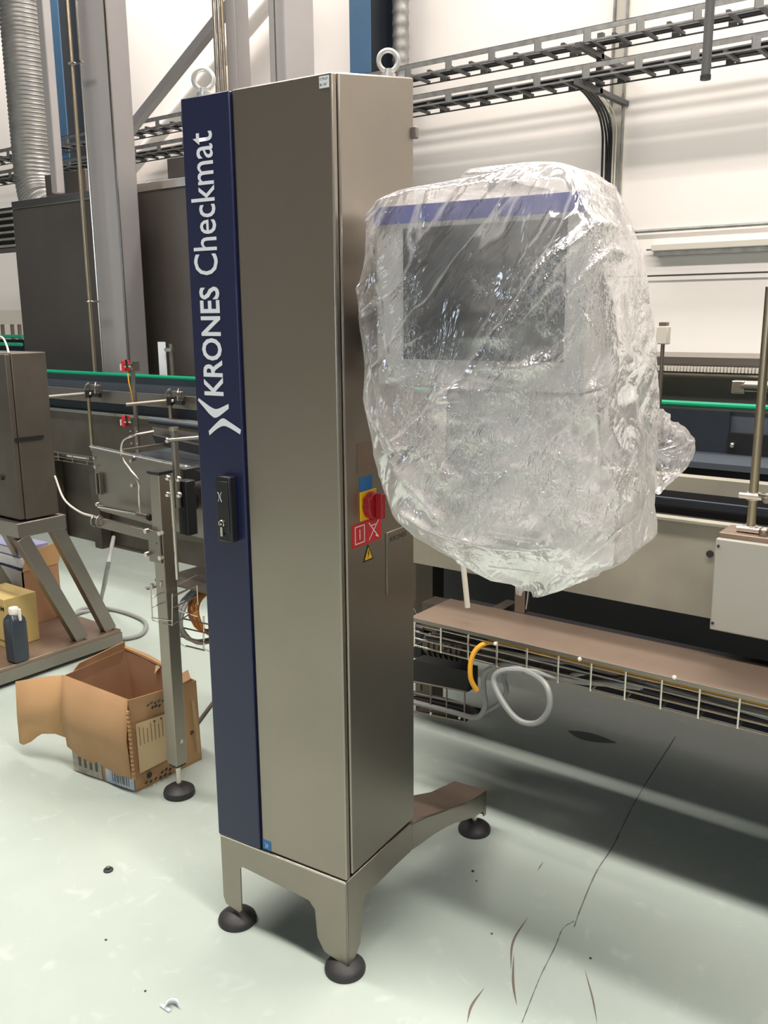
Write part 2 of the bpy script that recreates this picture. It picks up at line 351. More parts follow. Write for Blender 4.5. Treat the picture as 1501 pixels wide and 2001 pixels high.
# side fittings on +X face
m = MB()
s1 = MB().box(0, .0012, .079, .128, 1.191, 1.222).build('blue_plate', stblue, cab)
yp = MB().box(0, .004, .076, .142, 1.124, 1.190).build('switch_plate', yellow, cab, .001)
kn = MB()
cy_, cz_ = .113, 1.156
ring = [(.032, 0), (.032, .014), (.028, .018), (.0, .018)]
kn.tube([(.004, cy_, cz_), (.022, cy_, cz_)], [.031, .029], 28)
for a in range(3): kn.tube([(.006, cy_+.031*math.cos(a*2.1+2.6), cz_+.031*math.sin(a*2.1+2.6)), (.022, cy_+.031*math.cos(a*2.1+2.6), cz_+.031*math.sin(a*2.1+2.6))], .006, 10)
k_ = kn.build('rotary_switch', redk, yp, .002)
MB().box(.022, .042, cy_-.008, cy_+.008, cz_-.029, cz_+.029).build('switch_grip', redk, yp, .003)
# red interlock notice
rp = MB().box(0, .001, .045, .165, 1.067, 1.121).build('red_notice', red, cab)
m = MB(); X = .0016
def ln(a, c, wd=.0022): m.bar((X, *a), (X, *c), .0006, wd, up=(0, 0, 1)) if abs(a[1]-c[1]) < 1e-6 else m.bar((X, *a), (X, *c), wd, .0006, up=(1, 0, 0))
for a, c in (((.056, 1.075), (.056, 1.114)), ((.093, 1.075), (.093, 1.114)), ((.056, 1.075), (.093, 1.075)), ((.056, 1.114), (.093, 1.114)), ((.0745, 1.083), (.0745, 1.106)), ((.112, 1.114), (.152, 1.074)), ((.112, 1.074), (.152, 1.114)), ((.118, 1.106), (.146, 1.106)), ((.140, 1.080), (.147, 1.076))): ln(a, c)
m.build('printed_symbol', white, rp)
tr = MB().prism([(.088, 1.026), (.130, 1.026), (.109, 1.064)], lambda y, z: V((0, y, z)), (.001, 0, 0)).build('warning_triangle', blackp, cab)
MB().prism([(.0935, 1.0295), (.1245, 1.0295), (.109, 1.0575)], lambda y, z: V((.001, y, z)), (.0006, 0, 0)).build('triangle_field', yellow, tr)
MB().prism([(.110, 1.052), (.1055, 1.042), (.109, 1.042), (.106, 1.032), (.1125, 1.044), (.109, 1.044), (.112, 1.052)], lambda y, z: V((.0016, y, z)), (.0005, 0, 0)).build('lightning_bolt', blackp, tr)
npl = MB().box(0, .003, .186, .300, .925, 1.075).build('nameplate', steel_side, cab, .001)
text_mesh('KRONES', 'lettering', rubber, npl, lambda u, v: V((.0034, .20+u, 1.05+v)), .075, .012)
MB().box(0, .002, .07, .17, 1.235, 1.30).build('data_plate', dust, cab)
MB().box(-.004, .010, D-.008, D+.006, 1.965, 1.990).build('hinge_tab', steel_side, cab, .002)
for x, y in ((-.372, .040), (-.045, D-.035)):          # lifting eyes on the roof
    zt = ZT+RISE*(y-.024)/(D-.024)+.002
    m = MB(); m.cyl((x, y, zt-.005), (x, y, zt+.010), .016, 18); m.cyl((x, y, zt+.008), (x, y, zt+.02), .010, 14); m.torus((x, y, zt+.037), .0215, .0055, (.6, -.8, 0), 30, 10)
    m.build('lifting_eye', zinc, cab)
# base frame: front apron with two legs, side apron running into the long rear arm
m = MB()
fp = [(-.400, ZB-.002), (-.400, .075), (-.392, .055), (-.345, .045), (-.338, .055), (-.336, .178), (-.328, .186), (-.20, .176), (-.115, .168), (-.098, .150), (-.092, .075), (-.072, .042), (-.02, .030), (0, .028), (0, ZB-.002)]
m.prism(fp, lambda x, z: V((x, .0, z)), (0, .005, 0)); ap = m.build('front_apron', steel, cab, .0015)
m = MB()
sp = [(.0, ZB-.002), (0, .028), (.03, .034), (.055, .060), (.072, .165), (.082, .178), (.15, .176), (.22, .178), (.31, .176)]
sp2 = [(.31, ZB-.002)]
m.prism(sp+sp2, lambda y, z: V((-.005, y, z)), (.005, 0, 0)); m.build('side_apron', steel, cab, .0015)
m = MB()   # rear arm side web
def az(y): return .258-.118*min(1, max(0, (y-.314)/.37))**1.0-.008*max(0, (y-.684)/.08)
ar = [(.312, .176), (.36, .168), (.42, .160), (.50, .143), (.56, .126), (.62, .103), (.672, .085), (.700, .078), (.742, .070), (.748, .050), (.762, .050), (.762, az(.762)), (.684, az(.684)), (.50, az(.50)), (.312, ZB-.002)]
m.prism(ar, lambda y, z: V((-.004, y, z)), (.004, 0, 0)); m.build('arm_web', steel, cab, .001)
m = MB(); lft = [(-.26, .30), (-.22, .40), (-.165, .46), (-.13, .53), (-.118, .62), (-.110, .762)]
pr = None
for x, y in lft:
    c_ = [m.b.verts.new(q) for q in ((x, y, az(y)), (0, y, az(y)), (0, y, az(y)-.004), (x, y, az(y)-.004))]
    if pr:
        for k in range(4): m.b.faces.new((pr[k], pr[(k+1) % 4], c_[(k+1) % 4], c_[k]))
    else: m.b.faces.new(c_[::-1])
    pr = c_
m.b.faces.new(pr); m.build('arm_top', dust, cab)
MB().box(-.110, -.0, .757, .762, .050, az(.762)-.002).build('arm_end', steel, cab)
m = MB().prism([(-.40, ZB-.002), (-.40, .10), (-.398, .2)], lambda x, z: V((x, .0, z)), (0, .31, 0)); m.b.clear()
m.box(-.400, -.395, .005, .31, .19, ZB-.002); m.box(-.395, -.005, .300, .305, .17, ZB-.004); m.box(-.395, -.005, .005, .300, ZB-.006, ZB-.001)
m.build('base_pan', steel_h, cab)
MB().box(-.398, -.001, -.0035, 0, ZB-.0075, ZB-.002).build('apron_highlight', steel_lt, cab, .001)  # added bright strip, draws the highlight line along the apron top
for x, y in ((-.022, .018), (-.372, .020), (-.026, .735)):
    m = MB(); m.lathe(x, y, [(.050, 0), (.051, .008), (.049, .014), (.042, .021), (.028, .029), (.014, .034)], 36)
    pd = m.build('foot_pad', rubber, cab)
    MB().cyl((x, y, .032), (x, y, .13), .008, 14).build('foot_spindle', steel_lt, pd)

# ================================================================== OPERATOR PANEL and film cover (cabinet frame)
hmi = thing('operator_panel', 'grey operator panel with dark screen and blue header wrapped in clear film', 'control panel', (0, 0, 0), RZ)
XL, XR, HY, HZ0, HZ1 = .062, .514, .055, 1.43, 1.788
MB().box(XL, XR, HY, HY+.16, HZ0, HZ1).build('housing', greyp, hmi, .006)
hb = MB().box(XL, XR, HY-.004, HY, HZ1-.034, HZ1).build('header_strip', hblue, hmi, .001); hb['label'] = 'blue header strip'
MB().box(XL+.068, XL+.068+.345, HY-.003, HY+.001, 1.487, 1.744).build('screen', screenm, hmi, .001)
m = MB()
m.prism([(HY+.02, 1.43), (HY+.14, 1.43), (HY+.14, 1.10), (HY+.06, 1.10), (HY+.01, 1.18)], lambda y, z: V((.215, y, z)), (.30, 0, 0)); m.build('lower_housing', greyp, hmi, .012)
m = MB().box(0.004, XL+.02, .17, .25, 1.50, 1.60); m.build('mounting_arm', steel_h, hmi, .003)
# film cover -- closed lumpy bag hung over the panel
LS = [(338, 965), (342, 880), (352, 800), (372, 752), (392, 718), (420, 706), (450, 698), (500, 694), (560, 685), (620, 680), (700, 690), (780, 694), (860, 703), (930, 722), (1000, 752), (1045, 790), (1075, 830), (1100, 872), (1128, 930), (1141, 985)]
RS = [(338, 1010), (343, 1120), (350, 1190), (365, 1215), (400, 1232), (450, 1250), (500, 1265), (560, 1277), (620, 1286), (700, 1293), (780, 1295), (860, 1293), (930, 1290), (1000, 1292), (1042, 1297), (1060, 1262), (1078, 1215), (1100, 1160), (1128, 1075), (1141, 1010)]
Mi = Matrix.Rotation(-RZ, 3, 'Z'); cC = Mi @ CAM
def caby(px, py, Y): d = Mi @ ray(px, py); return cC + d*((Y-cC.y)/d.y)
YF, YB = -.03, .33
Lz = sorted([(p.z, p.x) for p in (caby(x, y, YF+.03) for y, x in LS)]); Rz = sorted([(p.z, p.x) for p in (caby(x, y, YB-.05) for y, x in RS)])
def interp(T_, z):
    if z <= T_[0][0]: return T_[0][1]
    for (a, x), (c, y) in zip(T_, T_[1:]):
        if z <= c: return x+(y-x)*(z-a)/(c-a+1e-9)
    return T_[-1][1]
ztop = 1.845; zbot = 1.03
nz, na = 190, 420
b = bmesh.new(); rings = []
FOLDS = []
for hgt, wd, pts in ((.020, .016, [(1165, 400), (1090, 520), (1010, 640), (930, 740), (868, 800)]), (.016, .013, [(1120, 470), (1050, 540), (985, 660), (940, 700)]), (.014, .012, [(1080, 430), (1010, 560), (960, 690)]),
    (.018, .014, [(868, 770), (920, 860), (985, 950), (1040, 1060)]), (.014, .011, [(868, 770), (850, 860), (880, 940)]), (.020, .016, [(700, 560), (735, 700), (760, 820), (830, 950), (900, 1020)]),
    (.016, .014, [(715, 420), (745, 520), (765, 660), (800, 790), (868, 770)]), (.015, .013, [(868, 800), (960, 730), (1080, 700), (1150, 620)]), (.013, .010, [(1070, 640), (1120, 560), (1165, 480)]),
    (.018, .014, [(790, 1000), (880, 1050), (1000, 1075), (1100, 1060), (1200, 1020), (1285, 1035)]), (.012, .010, [(860, 1010), (870, 940), (930, 915), (990, 960)]), (.014, .012, [(1150, 760), (1165, 880), (1190, 990)]),
    (.012, .010, [(900, 830), (990, 760), (1060, 690)]), (.012, .010, [(720, 800), (780, 920), (860, 1010)])):
    PP = [caby(x, y, YF) for x, y in pts]; PP = bez([(q.x, 0, q.z) for q in PP], 5); FOLDS.append((hgt, wd, [(q.x, q.z) for q in PP]))
def fold(x, z):
    t = 0
    for hgt, wd, PP in FOLDS:
        best = 9
        for (ax_, az_), (bx_, bz_) in zip(PP, PP[1:]):
            dx, dz = bx_-ax_, bz_-az_; u = max(0, min(1, ((x-ax_)*dx+(z-az_)*dz)/(dx*dx+dz*dz+1e-9))); q = (x-ax_-u*dx)**2+(z-az_-u*dz)**2
            if q < best: best = q
            if best > .09 : break
        if best < .004: t += hgt*math.exp(-math.sqrt(best)/wd)
    return t
def ridge(p): return 1-2*abs(noise.noise(p))
for i in range(nz+1):
    t = i/nz; z = ztop-(ztop-zbot)*t
    xl, xr = interp(Lz, z), interp(Rz, z-.0)
    # front hangs in bulges, back follows; both pinch at top and bottom hem
    pin_t = min(1, (t/.05))**.5; pin_b = min(1, (1-t)/.16)**.55
    yf = .10+(YF-.10)*(.35+.65*pin_t)*(.35+.65*pin_b); yb = .16+(YB-.16)*(.6+.4*pin_t)*(.25+.75*pin_b)
    cx, cyy, hx, hy = (xl+xr)/2, (yf+yb)/2, (xr-xl)/2, (yb-yf)/2
    if i == 0: hx *= .6
    R_ = []
    for j in range(na):
        a = 2*math.pi*j/na; c, s_ = math.cos(a), math.sin(a); e = .42 if s_ > 0 or c < 0 else .26
        x = cx+hx*math.copysign(abs(c)**e, c); y = cyy+hy*math.copysign(abs(s_)**e, s_)
        nrm = V((c, s_, 0)).normalized(); p = V((x, y, z))
        # diagonal folds fanning from the upper right corner, plus crumple
        q = V((x*2.2+z*2.6, y*3, (z-x*.9)*1.1)); f1 = ridge(q*2.1+V((3, 1, 7)))*.5+ridge(q*4.7)*.3
        q2 = V((x*9, y*9, z*7)); f2 = ridge(q2+V((5, 5, 2)))*.55+ridge(q2*2.3+V((1, 9, 2)))*.3+ridge(q2*5.1)*.15
        lowf = min(1, max(.0, (1.60-z)/.30)) if s_ < 0 else .7
        amp = .003+.013*lowf
        d = f1*amp*1.1+f2*amp*.30+(fold(x, z) if s_ < 0 else 0)
        hem = 1 if t > .93 else 0
        p += nrm*(d-amp*.5); p.z += hem*.006*math.sin(a*23)+noise.noise(q2*1.3)*.006*(1 if .02 < t else 0)
        if p.x < .006: p.x = .006+random.random()*.001
        R_.append(b.verts.new(p))
    rings.append(R_)
for A, B in zip(rings, rings[1:]):
    for j in range(na): b.faces.new((A[j], A[(j+1) % na], B[(j+1) % na], B[j]))
tc_ = b.verts.new((sum(v.co.x for v in rings[0])/na, sum(v.co.y for v in rings[0])/na, ztop+.006))
for j in range(na): b.faces.new((tc_, rings[0][(j+1) % na], rings[0][j]))
me = bpy.data.meshes.new('film_cover'); b.to_mesh(me); b.free(); me.materials.append(filmm)
me.polygons.foreach_set('use_smooth', [True]*len(me.polygons))
bag = bpy.data.objects.new('film_cover', me); COL.objects.link(bag); bag.rotation_euler = (0, 0, RZ)
tag(bag, 'crumpled clear plastic film bag draped over the operator panel', 'plastic bag')
# film tail sticking out on the right behind
b = bmesh.new(); k1, k2 = 40, 60; g = []
ctr = [caby(1270, 880, YB), caby(1352, 872, YB+.02)]
outl = [(1262, 800), (1295, 802), (1312, 822), (1335, 838), (1358, 872), (1345, 905), (1330, 925), (1300, 952), (1285, 968), (1265, 965)]
P = bez([caby(x, y, YB-.01) for x, y in outl], 8); cpt = caby(1262, 885, YB)
for i, p in enumerate(P):
    row = []
    for j in range(k1+1):
        t = j/k1; q = cpt+(p-cpt)*t; q = q+V((0, 1, 0))*(.05*math.sin(math.pi*t)+.02*ridge(V((q.x*14+i*.12, q.z*14, 3)))+.006*ridge(q*60)); row.append(b.verts.new(q))
    g.append(row)
for A, B in zip(g, g[1:]):
    for j in range(k1): b.faces.new((A[j], A[j+1], B[j+1], B[j]))
me = bpy.data.meshes.new('film_corner'); b.to_mesh(me); b.free(); me.materials.append(filmm); me.polygons.foreach_set('use_smooth', [True]*len(me.polygons))
o = bpy.data.objects.new('film_corner', me); COL.objects.link(o); o.parent = bag

# ================================================================== CABLE LADDERS on the back wall side
def ladder(name, label, n0, n1, zt, zb, cables):
    x0, x1 = -15, 2.2
    t = T(name, label, 'cable ladder', (0, n0, zb), 'cable ladders along the back wall')
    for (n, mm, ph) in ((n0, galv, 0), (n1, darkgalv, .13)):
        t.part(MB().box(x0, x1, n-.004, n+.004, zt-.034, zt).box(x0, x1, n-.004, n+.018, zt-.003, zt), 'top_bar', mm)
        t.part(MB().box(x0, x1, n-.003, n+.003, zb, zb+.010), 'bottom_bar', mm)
        k = 0; x = -12+ph; me = None
        while x < x1:
            if me is None:
                o = t.part(MB().box(-.027, .027, n-.006, n-.002, zb, zt-.02).box(-.027, -.021, n-.006, n+.004, zb, zt-.02), 'tab', mm); me = o.data
            else: o = o.copy(); COL.objects.link(o)
            o.location = (x, 0, 0); x += .36
    x = -12; r_ = None
    while x < x1:
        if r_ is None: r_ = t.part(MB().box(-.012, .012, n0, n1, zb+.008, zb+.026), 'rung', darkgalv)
        else: r_ = r_.copy(); COL.objects.link(r_)
        r_.location = (x, 0, 0); x += .18
    for k, (yy, rr) in enumerate(cables):
        pts = [V((x0+.3+i*.35, yy+.02*noise.noise(V((i*.3, k, 0))), zb+.026+rr+.008*abs(noise.noise(V((i*.4, k, 5)))))) for i in range(50)]
        t.part(MB().tube(pts, rr, 6), 'cable', cablek)
    return t
ladder('cable_ladder', 'upper cable ladder of two parallel trays before the white wall', 4.5, 4.78, 3.412, 3.322, ((4.70, .012), (4.74, .010)))
ladder('cable_ladder', 'lower cable ladder carrying thick black cables before the white wall', 4.5, 4.78, 3.190, 3.100, ((4.60, .018), (4.65, .022), (4.71, .018), (4.74, .014)))
# struts between the ladders and the wall
for i, px in enumerate((1172, 480, 60)):
    p = aty(px, 110, 4.8)
    t = T('wall_bracket', ['steel bracket joining both cable ladders to the wall above the film bag', 'steel wall bracket holding the cable ladders hidden behind the cabinet', 'steel wall bracket holding the cable ladders at the far left'][i], 'bracket', (p.x, WY-.05, 3.0), 'ladder wall brackets')
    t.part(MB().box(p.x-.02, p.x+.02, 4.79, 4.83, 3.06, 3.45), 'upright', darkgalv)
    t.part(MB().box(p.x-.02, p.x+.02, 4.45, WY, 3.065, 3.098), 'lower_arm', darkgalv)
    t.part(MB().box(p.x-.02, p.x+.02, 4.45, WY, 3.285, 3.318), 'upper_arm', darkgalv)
# vertical cable channel down the wall
xa, xb = aty(1196, 100, WY-.05).x, aty(1224, 100, WY-.05).x
t = T('cable_channel', 'upright pale cable channel with black cables on the back wall', 'cable channel', (xa, WY-.02, 1.5))
t.part(MB().box(xa, xb, WY-.025, WY-.001, 1.2, 7.5), 'back_plate', cablew)
t.part(MB().box(xa, xa+.012, WY-.06, WY-.025, 1.2, 7.5), 'flange', galv); t.part(MB().box(xb-.012, xb, WY-.06, WY-.025, 1.2, 7.5), 'flange', galv)
for k in range(6):
    xx = xa-.03+k*.022; t.part(MB().tube(bez([(xx, 4.72, 3.13), (xx, 4.95, 3.08), (xx, WY-.12, 2.95), (xx+.01*math.sin(k), WY-.07, 2.6), (xx, WY-.07, 1.2)], 6), .009 if k < 4 else .006, 6), 'cable', cablek if k < 4 else cablew)
for z in (5, 4.2, 3.9): t.part(MB().box(xa, xb, WY-.045, WY-.026, z, z+.03), 'tie_bar', galv)
# hanging pipe
p = aty(1379, 150, 4.2); pt = aty(1379, 156, 4.2)
t = T('drop_pipe', 'open ended dark pipe hanging down before the cable ladders', 'pipe', (p.x, 4.2, pt.z))
t.part(MB().tube([(p.x, 4.2, pt.z), (p.x, 4.2, 7.1)], .027, 20, cap=False).tube([(p.x, 4.2, 7.1), (p.x, 4.2, pt.z)], .022, 20, cap=False), 'barrel', darkgalv)
t.part(MB().tube([(p.x, 4.2, pt.z+.0), (p.x, 4.2, pt.z+.025)], .0305, 20), 'rim', void)
t.part(MB().box(p.x-.06, p.x+.06, 4.16, 4.24, 3.44, 3.47), 'clamp', darkgalv)
# conduits and fitting on wall right
for nm, lab, cat, py, rr, mm in (('wall_conduit', 'grey conduit running level along the back wall right of the film bag', 'conduit', 443, .013, galv), ('hanging_wire', 'thin dark wire stretched along the wall under the strip fitting', 'wire', 535, .006, cablek)):
    a = aty(1400, py, WY-.05); tag(MB().tube([(-3.2 if rr > .01 else -3.4, WY-.05, a.z), (2.6, WY-.05, a.z)], rr, 8).build(nm, mm), lab, cat)
a = aty(1400, 470, WY-.1); c = aty(1400, 491, WY-.1); xl = aty(1272, 480, WY-.1).x
t = T('strip_fitting', 'long narrow steel strip fitting on the back wall right of the film bag', 'light fitting', (xl, WY-.03, c.z))
t.part(MB().box(xl, 2.6, WY-.1, WY-.001, c.z+.02, a.z), 'casing', cablew, .008); t.part(MB().box(xl+.02, 2.6, WY-.095, WY-.01, c.z-.012, c.z+.018), 'underside', galv)
t.part(MB().cyl((xl-.05, WY-.05, (a.z+c.z)/2), (xl, WY-.05, (a.z+c.z)/2), .006, 8), 'end_stub', darkgalv)

# ================================================================== COLUMNS, DUCTS, STRUTS
columnm = mat('column_steel', (.42, .40, .40), .5, .5, var=.1, vscale=1.5)
def boxcol(name, label, cat, pxl, pxr, pytop, Y, depth, z0, z1, mf, ms=None, web=False):
    a = aty(pxl, pytop, Y).x; c = aty(pxr, pytop, Y).x
    t = T(name, label, cat, ((a+c)/2, Y, z0))
    if web:
        t.part(MB().box(a, c, Y, Y+.014, z0, z1), 'front_flange', mf); t.part(MB().box(a, c, Y+depth-.014, Y+depth, z0, z1), 'rear_flange', ms)
        t.part(MB().box((a+c)/2-.006, (a+c)/2+.006, Y+.014, Y+depth-.014, z0, z1), 'web', ms)
    else:
        t.part(MB().box(a, c, Y, Y+depth, z0, z1), 'shaft', mf, .008)
    return t, a, c
t, a, c = boxcol('steel_column', 'thick round-edged steel column standing behind the green rail on the left', 'column', 147, 205, 0, 2.35, .16, 0, 7.5, columnm)
t.part(MB().box(c-.012, c+.006, 2.345, 2.353, 0, 7.5), 'edge_strip', steel_lt); t.part(MB().box(a-.07, c+.07, 2.30, 2.58, 0, .012), 'base_plate', steel_dk)
t, a, c = boxcol('machine_post', 'slimmer grey post rising behind the steel hood beside the spiral duct', 'column', 70, 82, 0, 2.78, .07, 2.5, 7.5, columnm)
t, a, c = boxcol('machine_post', 'grey square post with rails standing above cabinet lettering strip', 'column', 438, 458, 0, 2.8, .12, 2.5, 7.5, columnm)
t, a, c = boxcol('machine_post', 'wide grey square post rising straight behind the cabinet roof', 'column', 523, 553, 0, 2.8, .27, 2.5, 7.5, columnm)
t.part(MB().box(a+.055, a+.063, 2.792, 2.80, 0, 7.5), 'seam', steel_lt)
boxcol('building_column', 'blue steel building column behind the spiral duct at left', 'column', 88, 119, 100, 4.86, .38, 0, 7.6, bluebeam, shadedbeam, True)
boxcol('building_column', 'blue steel building column right behind the cabinet top', 'column', 683, 723, 60, 4.86, .38, 0, 7.6, bluebeam, shadedbeam, True)
# pipe bundle beside the middle post
for k, (px, rr, mm) in enumerate(((417, .011, steel_lt), (425, .012, steel_lt), (433, .011, brass))):
    a = aty(px, 0, 2.75); tag(MB().cyl((a.x, 2.75, 2.49), (a.x, 2.75, 7.5), rr, 14).build('riser_pipe', mm), ['leftmost of the three upright pipes behind the lettering strip', 'middle of the three upright pipes behind the lettering strip', 'brassy rightmost upright pipe behind the lettering strip'][k], 'pipe', 'upright pipes behind the cabinet')
# thin pole with clamps
a = aty(140, 120, 2.25)
t = T('riser_pipe', 'thin warm-coloured pipe clipped in front of the thick steel column', 'pipe', (a.x, 2.25, 0))
t.part(MB().cyl((a.x, 2.25, .95), (a.x, 2.25, 7.5), .0135, 16), 'tube', brass); t.part(MB().cyl((a.x+.036, 2.29, .95), (a.x+.036, 2.29, 7.5), .007, 10), 'inner_tube', steel_lt)
for py in (124, 590):
    z = aty(140, py, 2.25).z; t.part(MB().torus((a.x, 2.25, z), .019, .006, (0, 0, 1), 20, 8).box(a.x+.01, a.x+.09, 2.252, 2.275, z-.005, z+.005), 'clip', steel_lt)
# spiral ducts
ductm = mat('duct_zinc', (.36, .35, .335), .45, .6, var=.3, vscale=9)
def duct(name, label, pts, R, pitch=.035, m_=ductm):
    P = pts; out = []; rad = []
    for a, c in zip(P, P[1:]):
        n_ = max(1, int((c-a).length/(pitch/4)))
        for i in range(n_): out.append(a.lerp(c, i/n_)); 
    out.append(P[-1]); L_ = 0; prev = out[0]
    for q in out:
        L_ += (q-prev).length; prev = q; ph = (L_/pitch) % 1; rad.append(R+(.0065 if ph < .25 else 0))
    return tag(MB().tube(out, rad, 26).build(name, m_), label, 'duct')
p0 = aty(40, 0, 3.6); R0 = .97*(aty(70, 0, 3.6)-aty(10, 0, 3.6)).length/2*.80
x0 = p0.x
el = bez([V((x0, 3.6, 7.5)), V((x0, 3.6, 5)), V((x0, 3.6, 3.0)), V((x0+.01, 3.6, 2.80)), V((x0+.10, 3.58, 2.60)), V((x0+.30, 3.56, 2.48)), V((x0+.60, 3.55, 2.44))], 8)
duct('spiral_duct', 'grey spiral ventilation duct bending down behind the steel hood', el, R0)
p0 = aty(783, 30, 5.05)
duct('flexible_duct', 'narrow ribbed duct beside the blue column behind the right lifting eye', [V((p0.x, 5.05, 7.5)), V((p0.x, 5.05, 3.2))], .065, .09)
# diagonal strut and diagonal pipe
a, c = aty(482, -30, 4.0), aty(272, 232, 4.0); dv = (c-a)
tag(MB().bar(a-dv*1.2, c+dv*.12, .075, .07, up=(0, 1, 0)).build('diagonal_strut', columnm), 'square steel strut slanting down behind the left lifting eye', 'strut')
a, c = aty(520, 10, 5.17), aty(262, 322, 5.17)
tag(MB().tube([a-(c-a)*.15, c+(c-a)*.3], .075, 24).build('diagonal_pipe', wallm), 'thick pale pipe slanting across the back wall behind the strut', 'pipe')

# ================================================================== LEFT: STEEL HOOD behind the rails
HN = 2.62; HX = aty(600, 400, HN).x
xl = aty(22, 400, HN).x; zt = aty(200, 386, HN).z; zl = aty(40, 700, HN).z
t = T('machine_hood', 'large plain steel machine hood behind the thick column on the left', 'machine', (xl+1, HN, 1.1))
t.part(MB().box(xl, HX, HN, HN+.56, 1.0, zt-.0), 'front_panel', hoodm, .006)
t.part(MB().box(xl+.02, HX, HN-.012, HN+.56, zt, zt+.055), 'top_flange', steel_lt, .004)
z1 = aty(130, 337, 2.95).z
t.part(MB().box(aty(92, 350, 2.95).x, aty(172, 350, 2.95).x, 2.93, 3.15, zt+.055, z1), 'duct_box', hoodm, .003)
t.part(MB().box(aty(331, 320, 2.95).x, aty(400, 320, 2.95).x, 2.93, 3.15, zt+.055, aty(345, 309, 2.95).z), 'duct_box', hoodm, .003)
t.part(MB().box(xl+.05, xl+.15, HN+.1, HN+.2, 0, 1.0), 'leg', steel_dk); t.part(MB().box(HX-.2, HX-.1, HN+.1, HN+.2, 0, 1.0), 'leg', steel_dk)
# louvre unit, far left
LX0, LX1 = aty(-90, 440, 3.9).x, aty(27, 440, 3.9).x
zt_, zb_ = aty(10, 405, 3.9).z, aty(10, 485, 3.9).z
t = T('louvre_unit', 'black louvred unit at the left edge beside the hood', 'ventilation unit', (LX0, 3.9, zb_))
t.part(MB().box(LX0, LX1, 3.93, 4.3, zb_, zt_), 'casing', void)
for k in range(6): t.part(MB().box(LX0, LX1, 3.89, 3.93, zb_+.01+k*(zt_-zb_)/6, zb_+.03+k*(zt_-zb_)/6), 'slat', creamw)
t.part(MB().box(LX0+.1, LX0+.16, 3.95, 4.01, 0, zb_), 'leg', darkgalv)
za, zc = aty(10, 606, 3.5).z, aty(10, 634, 3.5).z
t = T('far_conveyor', 'distant conveyor end with green rails at the left edge', 'conveyor', (aty(-80, 650, 3.5).x, 3.5, 0))
xa, xb = aty(-120, 620, 3.5).x, aty(45, 620, 3.5).x
t.part(MB().box(xa, xb, 3.5, 3.56, zc, za), 'upper_rail', cablew); t.part(MB().cyl((xa, 3.48, aty(10, 657, 3.5).z), (xb, 3.48, aty(10, 657, 3.5).z), .016, 8), 'green_rail', green)
t.part(MB().cyl((xa, 3.46, aty(10, 672, 3.5).z), (xb, 3.46, aty(10, 672, 3.5).z), .016, 8), 'green_rail', green); t.part(MB().box(xa, xb, 3.5, 3.9, aty(10, 700, 3.5).z, aty(10, 663, 3.5).z), 'bed', darkgl)
for px in (3, 22, 36): x = aty(px, 640, 3.52).x; t.part(MB().box(x, x+.02, 3.51, 3.54, aty(10, 663, 3.5).z, zc), 'upright', dust)
for px in (-60, 20): x = aty(px, 640, 3.52).x; t.part(MB().box(x, x+.05, 3.6, 3.65, 0, aty(10, 700, 3.5).z), 'leg', dust)

# ================================================================== MAIN CONVEYOR LINE (left to right behind everything)
def Zy(py, px, Y): return aty(px, py, Y).z
cv = T('conveyor_line', 'long bottle conveyor line with green rail running behind the cabinet', 'conveyor', (-2, 2.3, 0))
X0, X1, XM = -6.2, 2.6, -1.0
g = Zy(733, 240, 2.2); g2 = Zy(792, 1400, 2.2)
cv.part(MB().cyl((X0, 2.2, g), (X1, 2.2, g), .0125, 10), 'green_rail', green)
cv.part(MB().box(X0, XM, 2.215, 2.225, Zy(765, 240, 2.2)-.03, g-.01), 'side_guard', slate)
zt = Zy(765, 240, 2.12); zb = Zy(789, 240, 2.12)
cv.part(MB().box(X0, XM, 2.10, 2.12, zb, zt), 'guide_rail', steel_h, .003)
cv.part(MB().box(X0, XM, 2.16, 2.17, Zy(812, 240, 2.16), zb+.01), 'inner_guard', darkgl)
cv.part(MB().box(X0, XM, 2.13, 2.15, Zy(815, 240, 2.13), Zy(809, 240, 2.13)), 'belt_edge', steel_lt)
zt3 = Zy(815, 240, 2.16)
cv.part(MB().box(X0, XM, 2.16, 2.18, Zy(890, 140, 2.16), zt3), 'side_panel', steel_dk)
cv.part(MB().box(X0, XM, 2.2, 2.6, Zy(890, 140, 2.16), Zy(885, 140, 2.16)), 'bed', void)
cv.part(MB().box(-5.4, -2.9, 2.32, 2.34, Zy(1080, 140, 2.32), Zy(895, 140, 2.32)), 'lower_panel', steel_dk)
cv.part(MB().box(-3.6, XM, 2.30, 2.32, Zy(1100, 260, 2.3), Zy(885, 260, 2.3)), 'lower_panel', steel_dk)
for px, pyb in ((203, 1185), (120, 1180)):
    p = atz(px, pyb, 0); 
    x = aty(px, 1100, 2.25).x; cv.part(MB().box(x-.04, x+.04, 2.22, 2.30, 0, .9), 'leg', steel_dk)
for x in (-1.3, .6, 2.2): cv.part(MB().box(x-.04, x+.04, 2.3, 2.38, 0, .9), 'leg', steel_dk)
